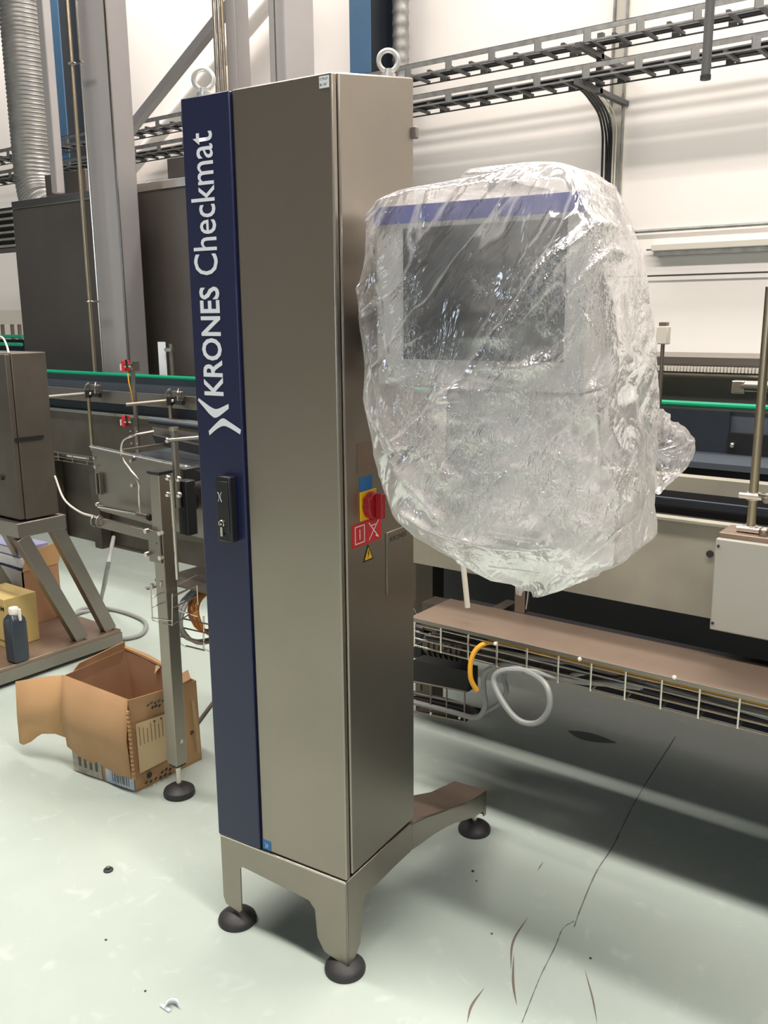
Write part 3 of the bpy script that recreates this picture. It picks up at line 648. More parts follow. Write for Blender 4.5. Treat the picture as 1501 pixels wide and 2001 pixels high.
# right-hand section
RX = -.9
def band(py0, py1, Y, nm, m_, px=1400, x0=RX, x1=X1, th=.02, bevel=0, px1=None):
    return cv.part(MB().box(x0, x1, Y, Y+th, Zy(py1, px, Y), Zy(py0, px, Y)), nm, m_, bevel)
band(699, 716, 2.45, 'top_cover', steel_h, th=.5)
zc_ = Zy(722, 1400, 2.42); 
cv.part(MB().box(RX, X1, 2.43, 2.44, Zy(734, 1400, 2.43), Zy(716, 1400, 2.43)), 'chain_bed', void)
ch = None; x = -.6
while x < 1.2:
    if ch is None: ch = cv.part(MB().box(-.0045, .0045, 2.415, 2.43, zc_-.012, zc_+.010), 'chain_link', cablew)
    else: ch = ch.copy(); COL.objects.link(ch)
    ch.location = (x, 0, 0); x += .014
band(731, 735, 2.41, 'chain_guide', steel_lt); band(735, 800, 2.47, 'rear_wall', hoodm); band(799, 803, 2.18, 'rail_edge', steel_dk)
band(803, 906, 2.17, 'glass_guard', darkgl, x1=aty(1424, 850, 2.17).x)
xx = aty(1424, 850, 2.17).x
cv.part(MB().box(xx, X1, 2.19, 2.20, Zy(846, 1450, 2.19), Zy(803, 1450, 2.19)), 'glass_guard', slate)
cv.part(MB().box(xx, X1, 2.16, 2.4, Zy(892, 1450, 2.16), Zy(848, 1450, 2.16)), 'drive_box', blackp)
cv.part(MB().box(xx, X1, 2.15, 2.16, Zy(896, 1450, 2.15), Zy(892, 1450, 2.15)), 'drive_edge', steel_lt)
p = aty(1431, 870, 2.155); cv.part(MB().sph(p, .012), 'bolt', steel_lt)
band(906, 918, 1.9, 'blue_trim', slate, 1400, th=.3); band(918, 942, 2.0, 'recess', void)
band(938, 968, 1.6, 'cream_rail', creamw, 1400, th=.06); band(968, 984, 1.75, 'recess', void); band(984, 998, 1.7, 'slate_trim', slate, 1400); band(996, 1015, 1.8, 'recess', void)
BY = 1.05; zbt = Zy(1013, 1340, BY); zbb = Zy(1208, 1385, BY)
cv.part(MB().box(RX, X1, BY, BY+.012, zbb, zbt-.012), 'front_beam', creamw); cv.part(MB().box(RX, X1, BY-.015, BY+.02, zbt-.012, zbt), 'beam_lip', creamw, .003)
cv.part(MB().box(RX, X1, BY+.012, 2.45, zbb-.0, zbb+.02), 'underside', void); cv.part(MB().box(RX, X1, 1.75, 1.77, .10, zbb), 'rear_shade_panel', void)  # black sheets put in for the deep shadow under the machine
p = aty(1388, 1082, BY); cv.part(MB().cyl((p.x, BY-.006, p.z), (p.x, BY+.002, p.z), .010, 16), 'plug', rubber)
for x in (-.7, 1.9):
    cv.part(MB().box(x-.04, x+.04, 1.35, 1.43, 0, zbb), 'leg', steel_dk)
# cylinder fitting
p = aty(1465, 757, 2.3); q = aty(1432, 753, 2.3)
cv.part(MB().cyl(aty(1450, 754, 2.3), (X1, 2.3, aty(1450, 754, 2.3).z), .022, 14), 'guide_cylinder', steel_h)
cv.part(MB().box(q.x, q.x+.05, 2.28, 2.33, q.z-.03, q.z+.02), 'bracket', steel_lt, .004)

# -- clamps and rods on the left guide rail
def clamp(px, py, lab, rod_to):
    Y = 2.06; p = aty(px, py, Y); s_ = .0018*1
    t = T('rail_clamp', lab, 'clamp', (p.x, Y, p.z), 'rail clamps on the left guide rail')
    t.part(MB().box(p.x-.045, p.x+.045, Y+.0, Y+.035, p.z+.008, p.z+.052), 'saddle', steel_h, .004)
    for sx in (-.05, .05): t.part(MB().tube(bez([(p.x+sx, Y-.02, p.z), (p.x+sx, Y-.02, p.z+.045), (p.x+sx*.7, Y, p.z+.066)], 5), .006, 8), 'hook', steel_lt)
    t.part(MB().cyl((p.x-.02, Y-.01, p.z-.005), (p.x+.085, Y-.01, p.z-.01), .016, 14), 'knuckle', blackp)
    t.part(MB().cyl((p.x-.01, Y-.03, p.z-.028), (p.x-.01, Y-.03, p.z+.02), .020, 14), 'boss', blackp)
    t.part(MB().sph((p.x+.02, Y-.035, p.z), .010), 'nut', steel_lt)
    a = V((p.x-.02, Y-.02, p.z-.002)); t.part(MB().cyl(a, a+V((-.10, -.24, -.010)), .011, 12), 'arm_rod', steel_h)
    q = aty(*rod_to, Y-.03); t.part(MB().cyl((p.x-.01, Y-.03, q.z), (p.x-.01, Y-.03, p.z), .0115, 12), 'drop_rod', brass)
clamp(182, 768, 'left rail clamp on a drop rod, nearest the grey control box', (183, 880)); clamp(342, 782, 'right rail clamp on the guide rail, nearest the lettering strip', (342, 818))
# upright flat bar with two sensors
pa, pb = aty(260, 722, 1.98), aty(268, 960, 1.98)
t = T('sensor_post', 'upright flat bar carrying two sensors with red reflectors', 'sensor', (pa.x, 1.98, pb.z))
t.part(MB().box(pa.x-.014, pa.x+.014, 1.97, 1.985, pb.z, pa.z), 'bar', steel_h, .002)
for py in (714, 822):
    q = aty(246, py, 1.95)
    h = t.part(MB().box(q.x-.018, q.x+.012, 1.93, 1.97, q.z-.034, q.z+.030), 'reflector', red, .003)
    t.part(MB().box(q.x-.024, q.x-.018, 1.925, 1.965, q.z-.028, q.z+.008), 'reflector_face', white, parent=None)
    t.part(MB().cyl((q.x+.012, 1.94, q.z-.002), (q.x+.075, 1.94, q.z+.002), .013, 12), 'sensor_barrel', steel_lt)
    t.part(MB().cyl((q.x+.035, 1.925, q.z+.035), (q.x+.040, 1.93, q.z-.012), .007, 8), 'lever', blackp)
    t.part(MB().box(q.x+.075, q.x+.12, 1.94, 1.955, q.z-.03, q.z+.025), 'mount', steel_dk)
t.part(MB().tube(bez([aty(250, 730, 1.94), aty(252, 748, 1.93), aty(256, 765, 1.94), aty(260, 790, 1.97)], 5), .004, 6), 'sensor_cable', yelc)
for px, py in ((255, 842), (268, 842), (257, 866), (268, 866)): t.part(MB().sph(aty(px, py, 1.97), .007, 8), 'bolt', steel_lt)
# white plate and round post
a, c = aty(308, 668, 2.3), aty(324, 735, 2.3)
tag(MB().box(a.x, aty(322, 670, 2.3).x, 2.3, 2.306, c.z-.02, a.z).build('white_plate', white), 'blank white plastic strip standing behind the green rail', 'plate')
a = aty(334, 672, 2.3); t = T('clamp_post', 'short round post with clamp beside the white strip', 'post', (a.x, 2.3, g))
t.part(MB().cyl((a.x, 2.3, g-.05), (a.x, 2.3, a.z), .015, 14), 'tube', steel_h); t.part(MB().cyl((a.x-.03, 2.28, a.z-.035), (a.x+.035, 2.28, a.z-.035), .012, 10), 'clamp', steel_lt)
# small wire cable tray under the left panel
t = T('wire_tray', 'small open wire tray in the shadow under the left conveyor panel', 'cable tray', (-3.9, 2.1, .8))
za, zc = Zy(887, 140, 2.05), Zy(905, 140, 2.05)
for z, y in ((za, 2.05), ((za+zc)/2, 2.05), (zc, 2.08)): t.part(MB().cyl((-4.6, y, z), (-2.6, y, z), .004, 6), 'wire', steel_h)
for k in range(12): x = -4.5+k*.16; t.part(MB().tube([(x, 2.05, za), (x, 2.05, zc+.01), (x, 2.08, zc), (x, 2.15, zc)], .004, 6), 'hoop', steel_h)

# ================================================================== INFEED CONVEYOR on its square leg (near left)
PN = .58
inf = T('infeed_conveyor', 'short infeed conveyor with grey side plate on a square steel leg', 'conveyor', (-.99, .335, 0))
zt = aty(180, 871, PN).z; 
pl = [aty(178, 872, PN), aty(425, 925, PN), aty(425, 1060, PN), aty(330, 1035, PN), aty(196, 998, PN)]
inf.part(MB().quad(pl, (0, .006, 0)), 'side_plate', steel_h, .001)
inf.part(MB().cyl(pl[0]+V((0, -.002, 0)), pl[1]+V((0, -.002, 0)), .006, 10), 'folded_edge', steel_lt)
inf.part(MB().quad([p+V((0, .42, 0)) for p in pl], (0, .006, 0)), 'rear_plate', steel_dk)
zt = pl[0].z; inf.part(MB().box(pl[0].x+.12, pl[1].x, PN+.02, PN+.40, zt-.045, zt-.03), 'belt', darkgl)
for px, py in ((188, 895), (190, 912), (193, 985), (260, 900), (262, 948), (365, 912)):
    p = aty(px, py, PN); inf.part(MB().cyl(p, p-V((0, .012, 0)), .007, 8), 'bolt', steel_lt)
a, c = aty(189, 925, PN-.01), aty(192, 965, PN-.01); inf.part(MB().bar(a, c, .008, .012, up=(0, 1, 0)), 'slot_bar', steel_h); inf.part(MB().bar(a+V((.022, 0, 0)), c+V((.022, 0, 0)), .006, .012, up=(0, 1, 0)), 'slot_bar', steel_h)
# lower rods / bars
a, c = aty(193, 990, PN-.05), aty(268, 1004, PN-.05); inf.part(MB().cyl(a, c+V((.0, 0, 0)), .0065, 12), 'cross_rod', steel_lt)
c2 = aty(290, 1010, PN-.05); inf.part(MB().cyl(c, c2, .009, 12), 'rod_clamp', steel_h); inf.part(MB().cyl(c2, c2+V((.012, 0, -.002)), .012, 14), 'end_cap', blackp)
a, c = aty(192, 1020, PN-.12), aty(300, 1047, PN-.12); inf.part(MB().bar(a, c, .02, .034), 'lower_bar', steel_h, .002)
a, c = aty(345, 1035, PN+.1), aty(430, 1050, PN+.1); inf.part(MB().bar(a, c, .05, .05), 'shaft', steel_dk)
for dx in (0, .02): inf.part(MB().torus(aty(185+dx*500, 1018, PN-.13), .018, .0035, (1, .2, 0), 16, 6), 'cable_ring', steel_h)
rod = bez([aty(300, 843, PN), aty(262, 851, PN-.08), aty(240, 862, PN-.1), aty(238, 893, PN-.1), aty(252, 915, PN-.1), aty(270, 940, PN-.1), aty(272, 970, PN-.08), aty(273, 1003, PN-.06)], 6)
inf.part(MB().tube(rod, .0042, 8), 'bent_rod', steel_lt)
a, c = aty(240, 880, PN-.05), aty(320, 868, PN+.1); inf.part(MB().bar(a, c, .01, .008), 'stay', steel_h)
# top rails near the lettering strip
a, c = aty(292, 819, PN+.15), aty(420, 836, PN+.15); inf.part(MB().cyl(a, c, .008, 10), 'blue_rail', slate)
a, c = aty(292, 824, PN+.16), aty(420, 842, PN+.16); inf.part(MB().bar(a, c, .01, .012), 'black_rail', blackp)
inf.part(MB().quad([aty(297, 834, PN+.14), aty(425, 852, PN+.14), aty(425, 882, PN+.14), aty(303, 860, PN+.14)], (0, .006, 0)), 'upper_plate', steel_h)
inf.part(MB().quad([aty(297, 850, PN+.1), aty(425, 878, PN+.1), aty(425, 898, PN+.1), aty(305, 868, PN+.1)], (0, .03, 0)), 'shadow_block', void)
# square leg
lx = .31; xa, xb = aty(300, 1200, lx).x-.022, aty(300, 1200, lx).x+.030
xa, xb = -1.030, -.982
inf.part(MB().box(xa, xb, lx, lx+.048, .115, 1.10), 'square_leg', steel, .003)
inf.part(MB().box(xa-.004, xb+.004, lx-.004, lx+.052, 1.10, 1.108), 'leg_cap', blackp)
inf.part(MB().box(xa+.005, xb-.005, lx+.005, lx+.043, .107, .115), 'leg_plug', blackp)
inf.part(MB().cyl(((xa+xb)/2, lx+.024, .03), ((xa+xb)/2, lx+.024, .11), .009, 16), 'spindle', steel_lt)
inf.part(MB().lathe((xa+xb)/2, lx+.024, [(.052, 0), (.053, .010), (.050, .020), (.036, .030), (.016, .037)], 32), 'foot_pad', rubber)
a = aty(290, 1035, lx-.006); c = aty(322, 1103, lx-.006)
gp = inf.part(MB().box(a.x-.002, a.x+.055, lx-.008, lx-.001, c.z, a.z), 'gusset_plate', steel_h, .001)
for px, py in ((290, 1037), (317, 1041), (291, 1082), (318, 1089)): p = aty(px, py, lx-.008); inf.part(MB().cyl(p, p-V((0, .014, 0)), .008, 6), 'bolt', steel_lt)
p = aty(306, 1062, lx-.008); inf.part(MB().cyl(p, p-V((0, .0015, 0)), .002, 8), 'bolt_hole', blackp)
p = aty(348, 1462, lx); inf.part(MB().cyl((xb, lx+.024, .20), (xb+.004, lx+.024, .20), .007, 10), 'bolt', steel_lt)
# round post with clamps beside the leg
a, c = aty(338, 838, .38), aty(340, 1000, .38)
inf.part(MB().cyl((a.x+.004, .38, aty(340, 990, .38).z), (a.x+.004, .38, a.z), .0115, 14), 'round_post', steel_h)
inf.part(MB().cyl((a.x+.004, .38, a.z-.005), (a.x+.004, .38, a.z+.006), .015, 14), 'post_cap', steel_lt)
q = aty(340, 862, .36); inf.part(MB().cyl((q.x-.03, .36, q.z), (q.x+.065, .42, q.z+.01), .006, 10), 'cross_clamp', steel_h); inf.part(MB().sph((q.x-.03, .36, q.z), .009), 'nut', steel_lt)
a, c = aty(334, 935, .33), aty(347, 1132, .33)
inf.part(MB().cyl(a, c, .006, 12), 'drop_rod', steel_lt)
inf.part(MB().box(aty(348, 1000, .39).x, aty(366, 1000, .39).x, .39, .43, aty(355, 1045, .39).z, aty(355, 940, .39).z), 'black_mount', blackp, .003)
for px, py in ((328, 934), (349, 936), (328, 966), (350, 967)): inf.part(MB().sph(aty(px, py, .32), .0095), 'nut', steel_lt)
p = aty(368, 925, .5); inf.part(MB().box(p.x-.012, p.x+.012, .47, .55, p.z-.03, p.z+.02), 'black_knob', blackp, .004)
p = aty(372, 975, .56); inf.part(MB().cyl(p, p-V((0, .03, 0)), .045, 22), 'motor_face', blackp)
# flat bracket carrying the wire cage
a, c = aty(286, 1150, .30), aty(350, 1130, .40)
inf.part(MB().bar(a, c, .022, .005), 'flat_bracket', steel_h)
for px, py in ((297, 1141), (315, 1136)): p = aty(px, py, .31); inf.part(MB().cyl(p-V((0, 0, .016)), p, .006, 8), 'bolt', steel_lt)
# wire cage (front hoop) and second cage
bs = T('wire_basket', 'small open wire cage clamped to the square leg', 'basket', aty(320, 1200, .36))
def wire(t, pts, r_=.0023, m_=steel_lt, nm='wire'): t.part(MB().tube(pts, r_, 6), nm, m_)
F = lambda px, py: aty(px, py, .27); Bk = lambda px, py: aty(px, py, .48)
TL, BL, BR, TR = F(294, 1148), F(298, 1212), F(337, 1222), F(337, 1160)
wire(bs, [TL, BL, BR, TR]); 
TL2, TR2, BR2 = Bk(345, 1128), Bk(385, 1143), Bk(387, 1205)
wire(bs, [TR2, Bk(387, 1182)])
for py0, py1 in ((1168, 1146), (1188, 1166), (1207, 1186)): wire(bs, [F(296, py0), F(337, py0+6)] if py0 > 1200 else [F(296, py0), Bk(384, py1-22)], .002)
for a, c in ((F(337, 1165), Bk(385, 1143)), (F(337, 1188), Bk(385, 1165)), (F(337, 1221), Bk(387, 1190))): wire(bs, [a, c])
wire(bs, [Bk(343, 1128), Bk(345, 1192), Bk(387, 1205)])
b2 = T('wire_basket', 'long wire basket holding coiled cables beside the lettering strip', 'basket', aty(380, 1250, .6))
for py in (1207, 1225, 1243): wire(b2, [aty(350, py, .55), aty(430, py+18, .55)], .003)
for px in (352, 398): wire(b2, [aty(px, 1195+(px-350)*.2, .55), aty(px, 1258+(px-350)*.2, .55), aty(px+12, 1264+(px-350)*.2, .62)], .003)
wire(b2, [aty(364, 1262, .6), aty(400, 1271, .6)], .003)
wire(b2, [aty(348, 1192, .6), aty(376, 1202, .6)], .003)
pp = aty(375, 1135, .62); b2.part(MB().box(pp.x-.12, pp.x+.35, .55, .80, pp.z-.004, pp.z+.004), 'shelf', steel_dk)
def coil(c, R_, r_, turns, pitch, m_, lab):
    ax = V((1, -.25, .05)).normalized(); u = ax.orthogonal().normalized(); v = ax.cross(u)
    tag(MB().tube([c+ax*pitch*i/32+(u*math.cos(2*math.pi*i/32)+v*math.sin(2*math.pi*i/32))*(R_+.004*math.sin(i*.7)) for i in range(turns*32+1)], r_, 8).build('cable_coil', m_), lab, 'cable')
coil(aty(410, 1188, .66), .082, .0065, 5, .014, orange, 'coiled orange cable in the wire basket beside the lettering strip')
coil(aty(392, 1200, .64), .098, .006, 4, .013, hose, 'coiled grey cable behind the orange coil in the wire basket')
a, c = atz(372, 1433, .12), aty(425, 1362, .75)
tag(MB().cyl(a, c, .008, 10).build('stay_rod', steel_dk), 'dark slanting rod between cardboard box and lettering strip', 'rod')

# ================================================================== CARDBOARD BOX
A0 = V((-1.131, .256, .001)); B0 = V((-1.437, .221, .001)); D0 = V((-1.129, .545, .001)); C0 = V((-1.44, .51, .001))
def rim(p, px, py): q = atz(px, py, .34); return V((q.x, q.y, .34))
def rimz(px, py, z): return atz(px, py, z)
A1, B1, C1, D1 = rimz(250, 1369, .335), rimz(124, 1320, .345), rimz(245, 1268, .345), rimz(383, 1302, .31)
A1 = A1.lerp(A0+V((0, 0, .335)), .35)
D1 = A1+(D0-A0)-V((0, 0, .028)); nn = (D0-A0).cross(A1-A0); D1.x -= (D1-A0).dot(nn)/nn.x
cb = T('cardboard_box', 'torn open brown cardboard box standing on the floor beside the square leg', 'box', A0)
def panel(pts, nrm, nm, m_, th=.004): return cb.part(MB().quad(pts, V(nrm).normalized()*th), nm, m_)
panel([A0, B0, B1, A1], (0, 1, 0), 'front_wall', card); ds = panel([D0, A0, A1, D1], (-1, 0, 0), 'side_wall', card)
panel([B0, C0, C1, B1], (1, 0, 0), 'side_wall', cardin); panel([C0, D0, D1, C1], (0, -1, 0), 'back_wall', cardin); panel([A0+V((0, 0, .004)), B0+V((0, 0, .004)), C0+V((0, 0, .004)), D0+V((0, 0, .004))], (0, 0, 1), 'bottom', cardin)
# front flap folded down with torn lower edge
def lerp4(u, v, off): return (A0.lerp(B0, u)*(1-v)+A1.lerp(B1, u)*v)+V(off)
top = [lerp4(u/10, 1.0, (0, -.004, .004)) for u in range(11)]
tear = [.21, .23, .20, .24, .23, .29, .24, .27, .30, .33, .36]
bot = [lerp4(u/10, tear[u]*.72+.02*random.random(), (0, -.016-.003*math.sin(u), 0)) for u in range(11)]
m = MB()
for u in range(10):
    A_, B_, C_, D_ = bot[u], bot[u+1], top[u+1], top[u]; mid0 = D_.lerp(A_, .5)+V((0, -.012, 0)); mid1 = C_.lerp(B_, .5)+V((0, -.012, 0))
    v = [m.b.verts.new(p) for p in (A_, B_, mid1, mid0, C_, D_)]; m.b.faces.new((v[0], v[1], v[2], v[3])); m.b.faces.new((v[3], v[2], v[4], v[5]))
bmesh.ops.remove_doubles(m.b, verts=m.b.verts, dist=1e-5)
fl = cb.part(m, 'folded_flap', card); sd = fl.modifiers.new('thick', 'SOLIDIFY'); sd.thickness = .003
# corrugated torn edge along front corner
m = MB()
for k in range(16):
    p = A0.lerp(A1, .18+.75*k/16)+V((.004, -.012, 0)); m.box(p.x-.004-.003*(k % 2), p.x+.006, p.y-.003, p.y+.004, p.z-.006, p.z+.006)
cb.part(m, 'torn_edge', cardlt)['kind'] = 'stuff'
# wing flap to the left
W = [B1+V((-.001, -.004, -.004)), rimz(92, 1321, .34), rimz(30, 1331, .335), rimz(36, 1400, .20), rimz(37, 1452, .085), rimz(46, 1455, .08), rimz(62, 1449, .09), rimz(76, 1436, .11), rimz(100, 1434, .115), rimz(126, 1441, .10)]
W2 = []
yb = B1.y
for px, py in ((125, 1320), (92, 1322), (30, 1332), (33, 1400), (38, 1452), (46, 1456), (60, 1450), (72, 1440), (82, 1434), (108, 1434), (127, 1441)):
    d = ray(px, py); n_ = V((-.28, 1, 0)).normalized(); p0 = B1.lerp(B0, .3); W2.append(CAM+d*((p0-CAM).dot(n_)/d.dot(n_)))
m = MB(); m.b.faces.new([m.b.verts.new(p) for p in W2]); f2 = cb.part(m, 'wing_flap', cardlt); sd = f2.modifiers.new('thick', 'SOLIDIFY'); sd.thickness = .004
# back rim flaps
m = MB(); m.quad([C1.lerp(B1, .85)+V((-.0, 0, 0)), C1, C1+V((0, 0, .03)), C1.lerp(B1, .75)+V((0, 0, .02))], (-.004, 0, 0)); cb.part(m, 'rim_flap', card)
m = MB(); m.tube([C1+V((0, 0, .006)), C1.lerp(D1, .3)+V((0, .005, .004)), C1.lerp(D1, .55)+V((0, 0, .002))], [.007, .010, .008], 7); cb.part(m, 'rolled_rim', cardlt)
m = MB(); q = C1.lerp(D1, .45); m.quad([q, q+V((.03, -.01, -.01)), q+V((.012, -.02, -.035))], (0, .003, 0)); cb.part(m, 'torn_scrap', paper)
m = MB(); q = D1.lerp(A1, .1); m.quad([q+V((.006, 0, .012)), q+V((.006, -.11, .0)), q+V((-.03, -.09, .015)), q+V((-.03, .02, .03))], (0, 0, .004)); cb.part(m, 'rim_flap', card)
# labels and print
def side(u, v, o=.009): return (A0.lerp(D0, u)*(1-v)+A1.lerp(D1, u)*v)+V((o, 0, 0))
lb = cb.part(MB().quad([side(.02+.02, .20), side(.55, .22), side(.52, .74), side(.04, .74)], (.001, 0, 0)), 'paper_label', paper)
m = MB()
for k in range(7): m.bar(side(.08+.055*k, .50, .0105), side(.08+.055*k, .70-.02*(k % 3), .0105), .0008, .0022, up=(1, 0, 0))
m.sph(side(.30, .705, .0105), .004, 8); m.sph(side(.40, .71, .0105), .004, 8); cb.part(m, 'printed_marks', steel_dk)['kind'] = 'stuff'
m = MB()
for (u, v) in ((.22, .90), (.27, .915), (.32, .90), (.38, .91), (.44, .90), (.28, .86), (.33, .865), (.38, .855), (.14, .13), (.34, .10), (.40, .11), (.46, .09), (.52, .10), (.10, .07), (.17, .06), (.24, .065), (.31, .05), (.38, .055), (.45, .04)):
    m.bar(side(u, v-.012, .0095), side(u+.03, v+.010, .0095), .0008, .008, up=(1, 0, 0))
m.cyl(side(.17, .135, .009), side(.17, .135, .0105), .011, 14); cb.part(m, 'printed_marks', rubber)['kind'] = 'stuff'
m = MB(); q0 = side(.93, .12); q1 = side(.90, .78); m.bar(q0, q1, .0015, .014, up=(1, 0, 0)); cb.part(m, 'tape_strip', paper)
def fr(u, v, o=-.003): return (A0.lerp(B0, u)*(1-v)+A1.lerp(B1, u)*v)+V((0, o, 0))
cb.part(MB().quad([fr(.02, .01), fr(.46, .01), fr(.46, .24), fr(.02, .22)], (0, -.001, 0)), 'printed_label', lblue)
cb.part(MB().quad([fr(.52, .01), fr(.98, .01), fr(.98, .26), fr(.52, .22)], (0, -.001, 0)), 'printed_label', lwhite)
m = MB()
for k in range(9): u = .10+.03*k+.004*(k % 3); m.bar(fr(u, .04, -.0045), fr(u, .14, -.0045), .0025+.0015*(k % 2), .0008, up=(0, 1, 0))
for k in range(4): u = .60+.09*k; m.bar(fr(u, .08, -.0045), fr(u, .20, -.0045), .012, .0008, up=(0, 1, 0))
cb.part(m, 'barcode', steel_dk)['kind'] = 'stuff'

# ================================================================== CONTROL BOX ON STAND, left edge
SX = -2.35
cs = T('control_box_stand', 'grey steel control box on a slanting leg stand with platform at left edge', 'machine', (-2.8, .65, 0))
cs.part(MB().box(-2.85, SX, .675, .84, .712, 1.432), 'box_body', steel_dk, .004)
dr = cs.part(MB().box(-2.84, SX-.002, .648, .672, .716, 1.428), 'box_door', steel_dk, .003)
p = aty(4, 933, .645); cs.part(MB().cyl((p.x, .648, p.z), (p.x, .638, p.z), .012, 14), 'door_lock', blackp)
a, c = atx(30, 860, SX), atx(84, 855, SX); cs.part(MB().box(SX, SX+.006, a.y, c.y, a.z-.008, a.z+.008), 'vent_slot', blackp)
a = atx(5, 856, SX); 
cs.part(MB().box(-2.87, SX+.015, .62, .862, .640, .705), 'collar', steel_h, .003)
for x in (SX-.03, -2.84):
    for (y0, z0, y1, z1) in ((.645, .64, .90, .092), (.815, .655, 1.06, .092)):
        cs.part(MB().bar((x+.02, y0, z0), (x+.02, y1, z1), .045, .062, up=(0, 1, .4)), 'leg', steel_h, .002)
cs.part(MB().box(-3.4, SX+.03, .05, 1.10, .030, .090), 'platform', dust, .002)
cs.part(MB().box(-3.4, SX+.034, .046, 1.104, .02, .075), 'platform_edge', steel_h)
p = atz(22, 1322, .04); 
for (x, y) in ((SX-.03, .48), (SX-.03, 1.02), (-3.3, .3)):
    cs.part(MB().cyl((x, y-.015, .012), (x, y+.015, .012), .012, 14), 'castor', rubber)
zP = .0905
# bottle
bp_ = atz(36, 1290, zP); 
bt = T('bottle', 'dark translucent square bottle with white cap on the platform', 'bottle', (bp_.x, bp_.y, zP))
m = MB(); k = 5
def sqr(r_, z): return [(bp_.x+r_*math.copysign(abs(math.cos(a))**.5, math.cos(a)), bp_.y+r_*math.copysign(abs(math.sin(a))**.5, math.sin(a)), zP+z) for a in [2*math.pi*j/32 for j in range(32)]]
R_ = [[m.b.verts.new(q) for q in sqr(r_, z)] for r_, z in ((.034, 0), (.040, .008), (.041, .10), (.041, .175), (.038, .195), (.026, .212), (.018, .218))]
for A_, B_ in zip(R_, R_[1:]):
    for j in range(32): m.b.faces.new((A_[j], A_[(j+1) % 32], B_[(j+1) % 32], B_[j]))
m.b.faces.new(R_[0][::-1]); m.b.faces.new(R_[-1]); bt.part(m, 'body', bottlem)
bt.part(MB().lathe(bp_.x, bp_.y, [(.021, .217), (.021, .243), (.019, .246)], 20, cz=zP), 'cap', capw)
bt.part(MB().box(bp_.x+.03, bp_.x+.042, bp_.y+.0, bp_.y+.012, zP+.19, zP+.245), 'spout', capw, .003)
# yellow carton, open carton with printed leaflets
p = atz(17, 1268, zP)
yc = T('yellow_carton', 'yellow carton with black lettering standing left of the dark bottle', 'carton', (p.x, p.y, zP))
hh = .235; yc.part(MB().box(p.x-.25, p.x, p.y, p.y+.16, zP, zP+hh), 'body', yelbox, .002)
text_mesh('ROMM', 'lettering', rubber, yc.o, lambda u, v: V((-.118+u, -.002, hh-.055+v)), .115, .020, bold=.01)
q = V((-.1, 0, 0)); yc.part(MB().box(p.x-.20, p.x-.012, p.y-.0015, p.y, zP+.03, zP+.033).box(p.x-.014, p.x-.011, p.y-.0015, p.y, zP+.03, zP+.12), 'printed_frame', rubber)
p = atz(46, 1225, zP)
gc = T('open_carton', 'open grey-brown carton behind the yellow carton filled with leaflets', 'carton', (p.x, p.y, zP))
gc.part(MB().box(p.x-.38, p.x, p.y+.02, p.y+.026, zP, zP+.275), 'front_wall', greyp); gc.part(MB().box(p.x-.006, p.x, p.y+.02, p.y+.22, zP, zP+.275), 'side_wall', cardin)
gc.part(MB().box(p.x-.38, p.x-.006, p.y+.216, p.y+.22, zP, zP+.275), 'back_wall', cardin); gc.part(MB().box(p.x-.38, p.x-.006, p.y+.026, p.y+.216, zP, zP+.006), 'bottom', cardin)
gc.part(MB().quad([(p.x, p.y+.02, zP+.275), (p.x, p.y+.22, zP+.275), (p.x+.03, p.y+.24, zP+.40), (p.x+.025, p.y+.04, zP+.37)], (.003, 0, 0)), 'raised_flap', cardlt)
for k, (dz, mm, lab) in enumerate(((.0, blue, 'navy and white printed box lying lowest in the open carton'), (.05, white, 'white printed box lying in the middle of the carton pile'), (.10, lilac, 'lilac printed box lying topmost in the open carton'))):
    t = T('printed_box', lab, 'box', (p.x-.2, p.y+.1, zP+.25+dz), 'printed boxes in the open carton')
    t.part(MB().box(p.x-.36, p.x-.02-.01*k, p.y+.03+.006*k, p.y+.20, zP+.235+dz, zP+.283+dz), 'body', mm, .002)
    t.part(MB().box(p.x-.33, p.x-.06, p.y+.028+.006*k, p.y+.030+.006*k, zP+.243+dz, zP+.275+dz), 'label', white)
# cables on the floor by the stand
c1 = bez([atz(205, 1175, .01), atz(180, 1190, .01), atz(140, 1200, .01), atz(100, 1205, .095+.01)], 8)
hl = bez([aty(222, 1050, 1.6), atz(212, 1100, .5), atz(200, 1160, .12), atz(190, 1190, .012), atz(160, 1196, .012), atz(138, 1203, .012)], 8)
tag(MB().tube(hl, .011, 10).build('floor_hose', hose), 'pale ribbed hose dropping from the conveyor to the floor', 'hose')
h2 = bez([atz(130, 1215, .012), atz(160, 1190, .012), atz(200, 1188, .012), atz(245, 1197, .012), atz(283, 1215, .012), atz(278, 1238, .012), atz(245, 1248, .012), atz(222, 1246, .012)], 8)
tag(MB().tube(h2, .0105, 10).build('floor_hose', hose), 'grey hose lying in a loop on the floor behind the cardboard box', 'hose')
h3 = bez([aty(55, 1128, 1.3), aty(75, 1165, 1.25), aty(92, 1190, 1.2), atz(120, 1205, .10), atz(140, 1207, .02)], 8)
tag(MB().tube(h3, .009, 8).build('stand_cable', hose), 'grey cable falling behind the slanting legs to the platform', 'cable')
tag(MB().tube(bez([atx(107, 930, SX+.01), aty(125, 975, .8), aty(155, 1000, .65), aty(186, 1010, PN-.13)], 8), .0045, 8).build('link_cable', cablew), 'pale cable sagging from the control box to the infeed conveyor', 'cable')
tag(MB().tube(bez([aty(-10, 655, .9), aty(5, 660, .85), aty(13, 675, .78), atx(17, 690, SX-.08)], 8), .0045, 8).build('loop_cable', cablew), 'white cable arching onto the top of the control box', 'cable')

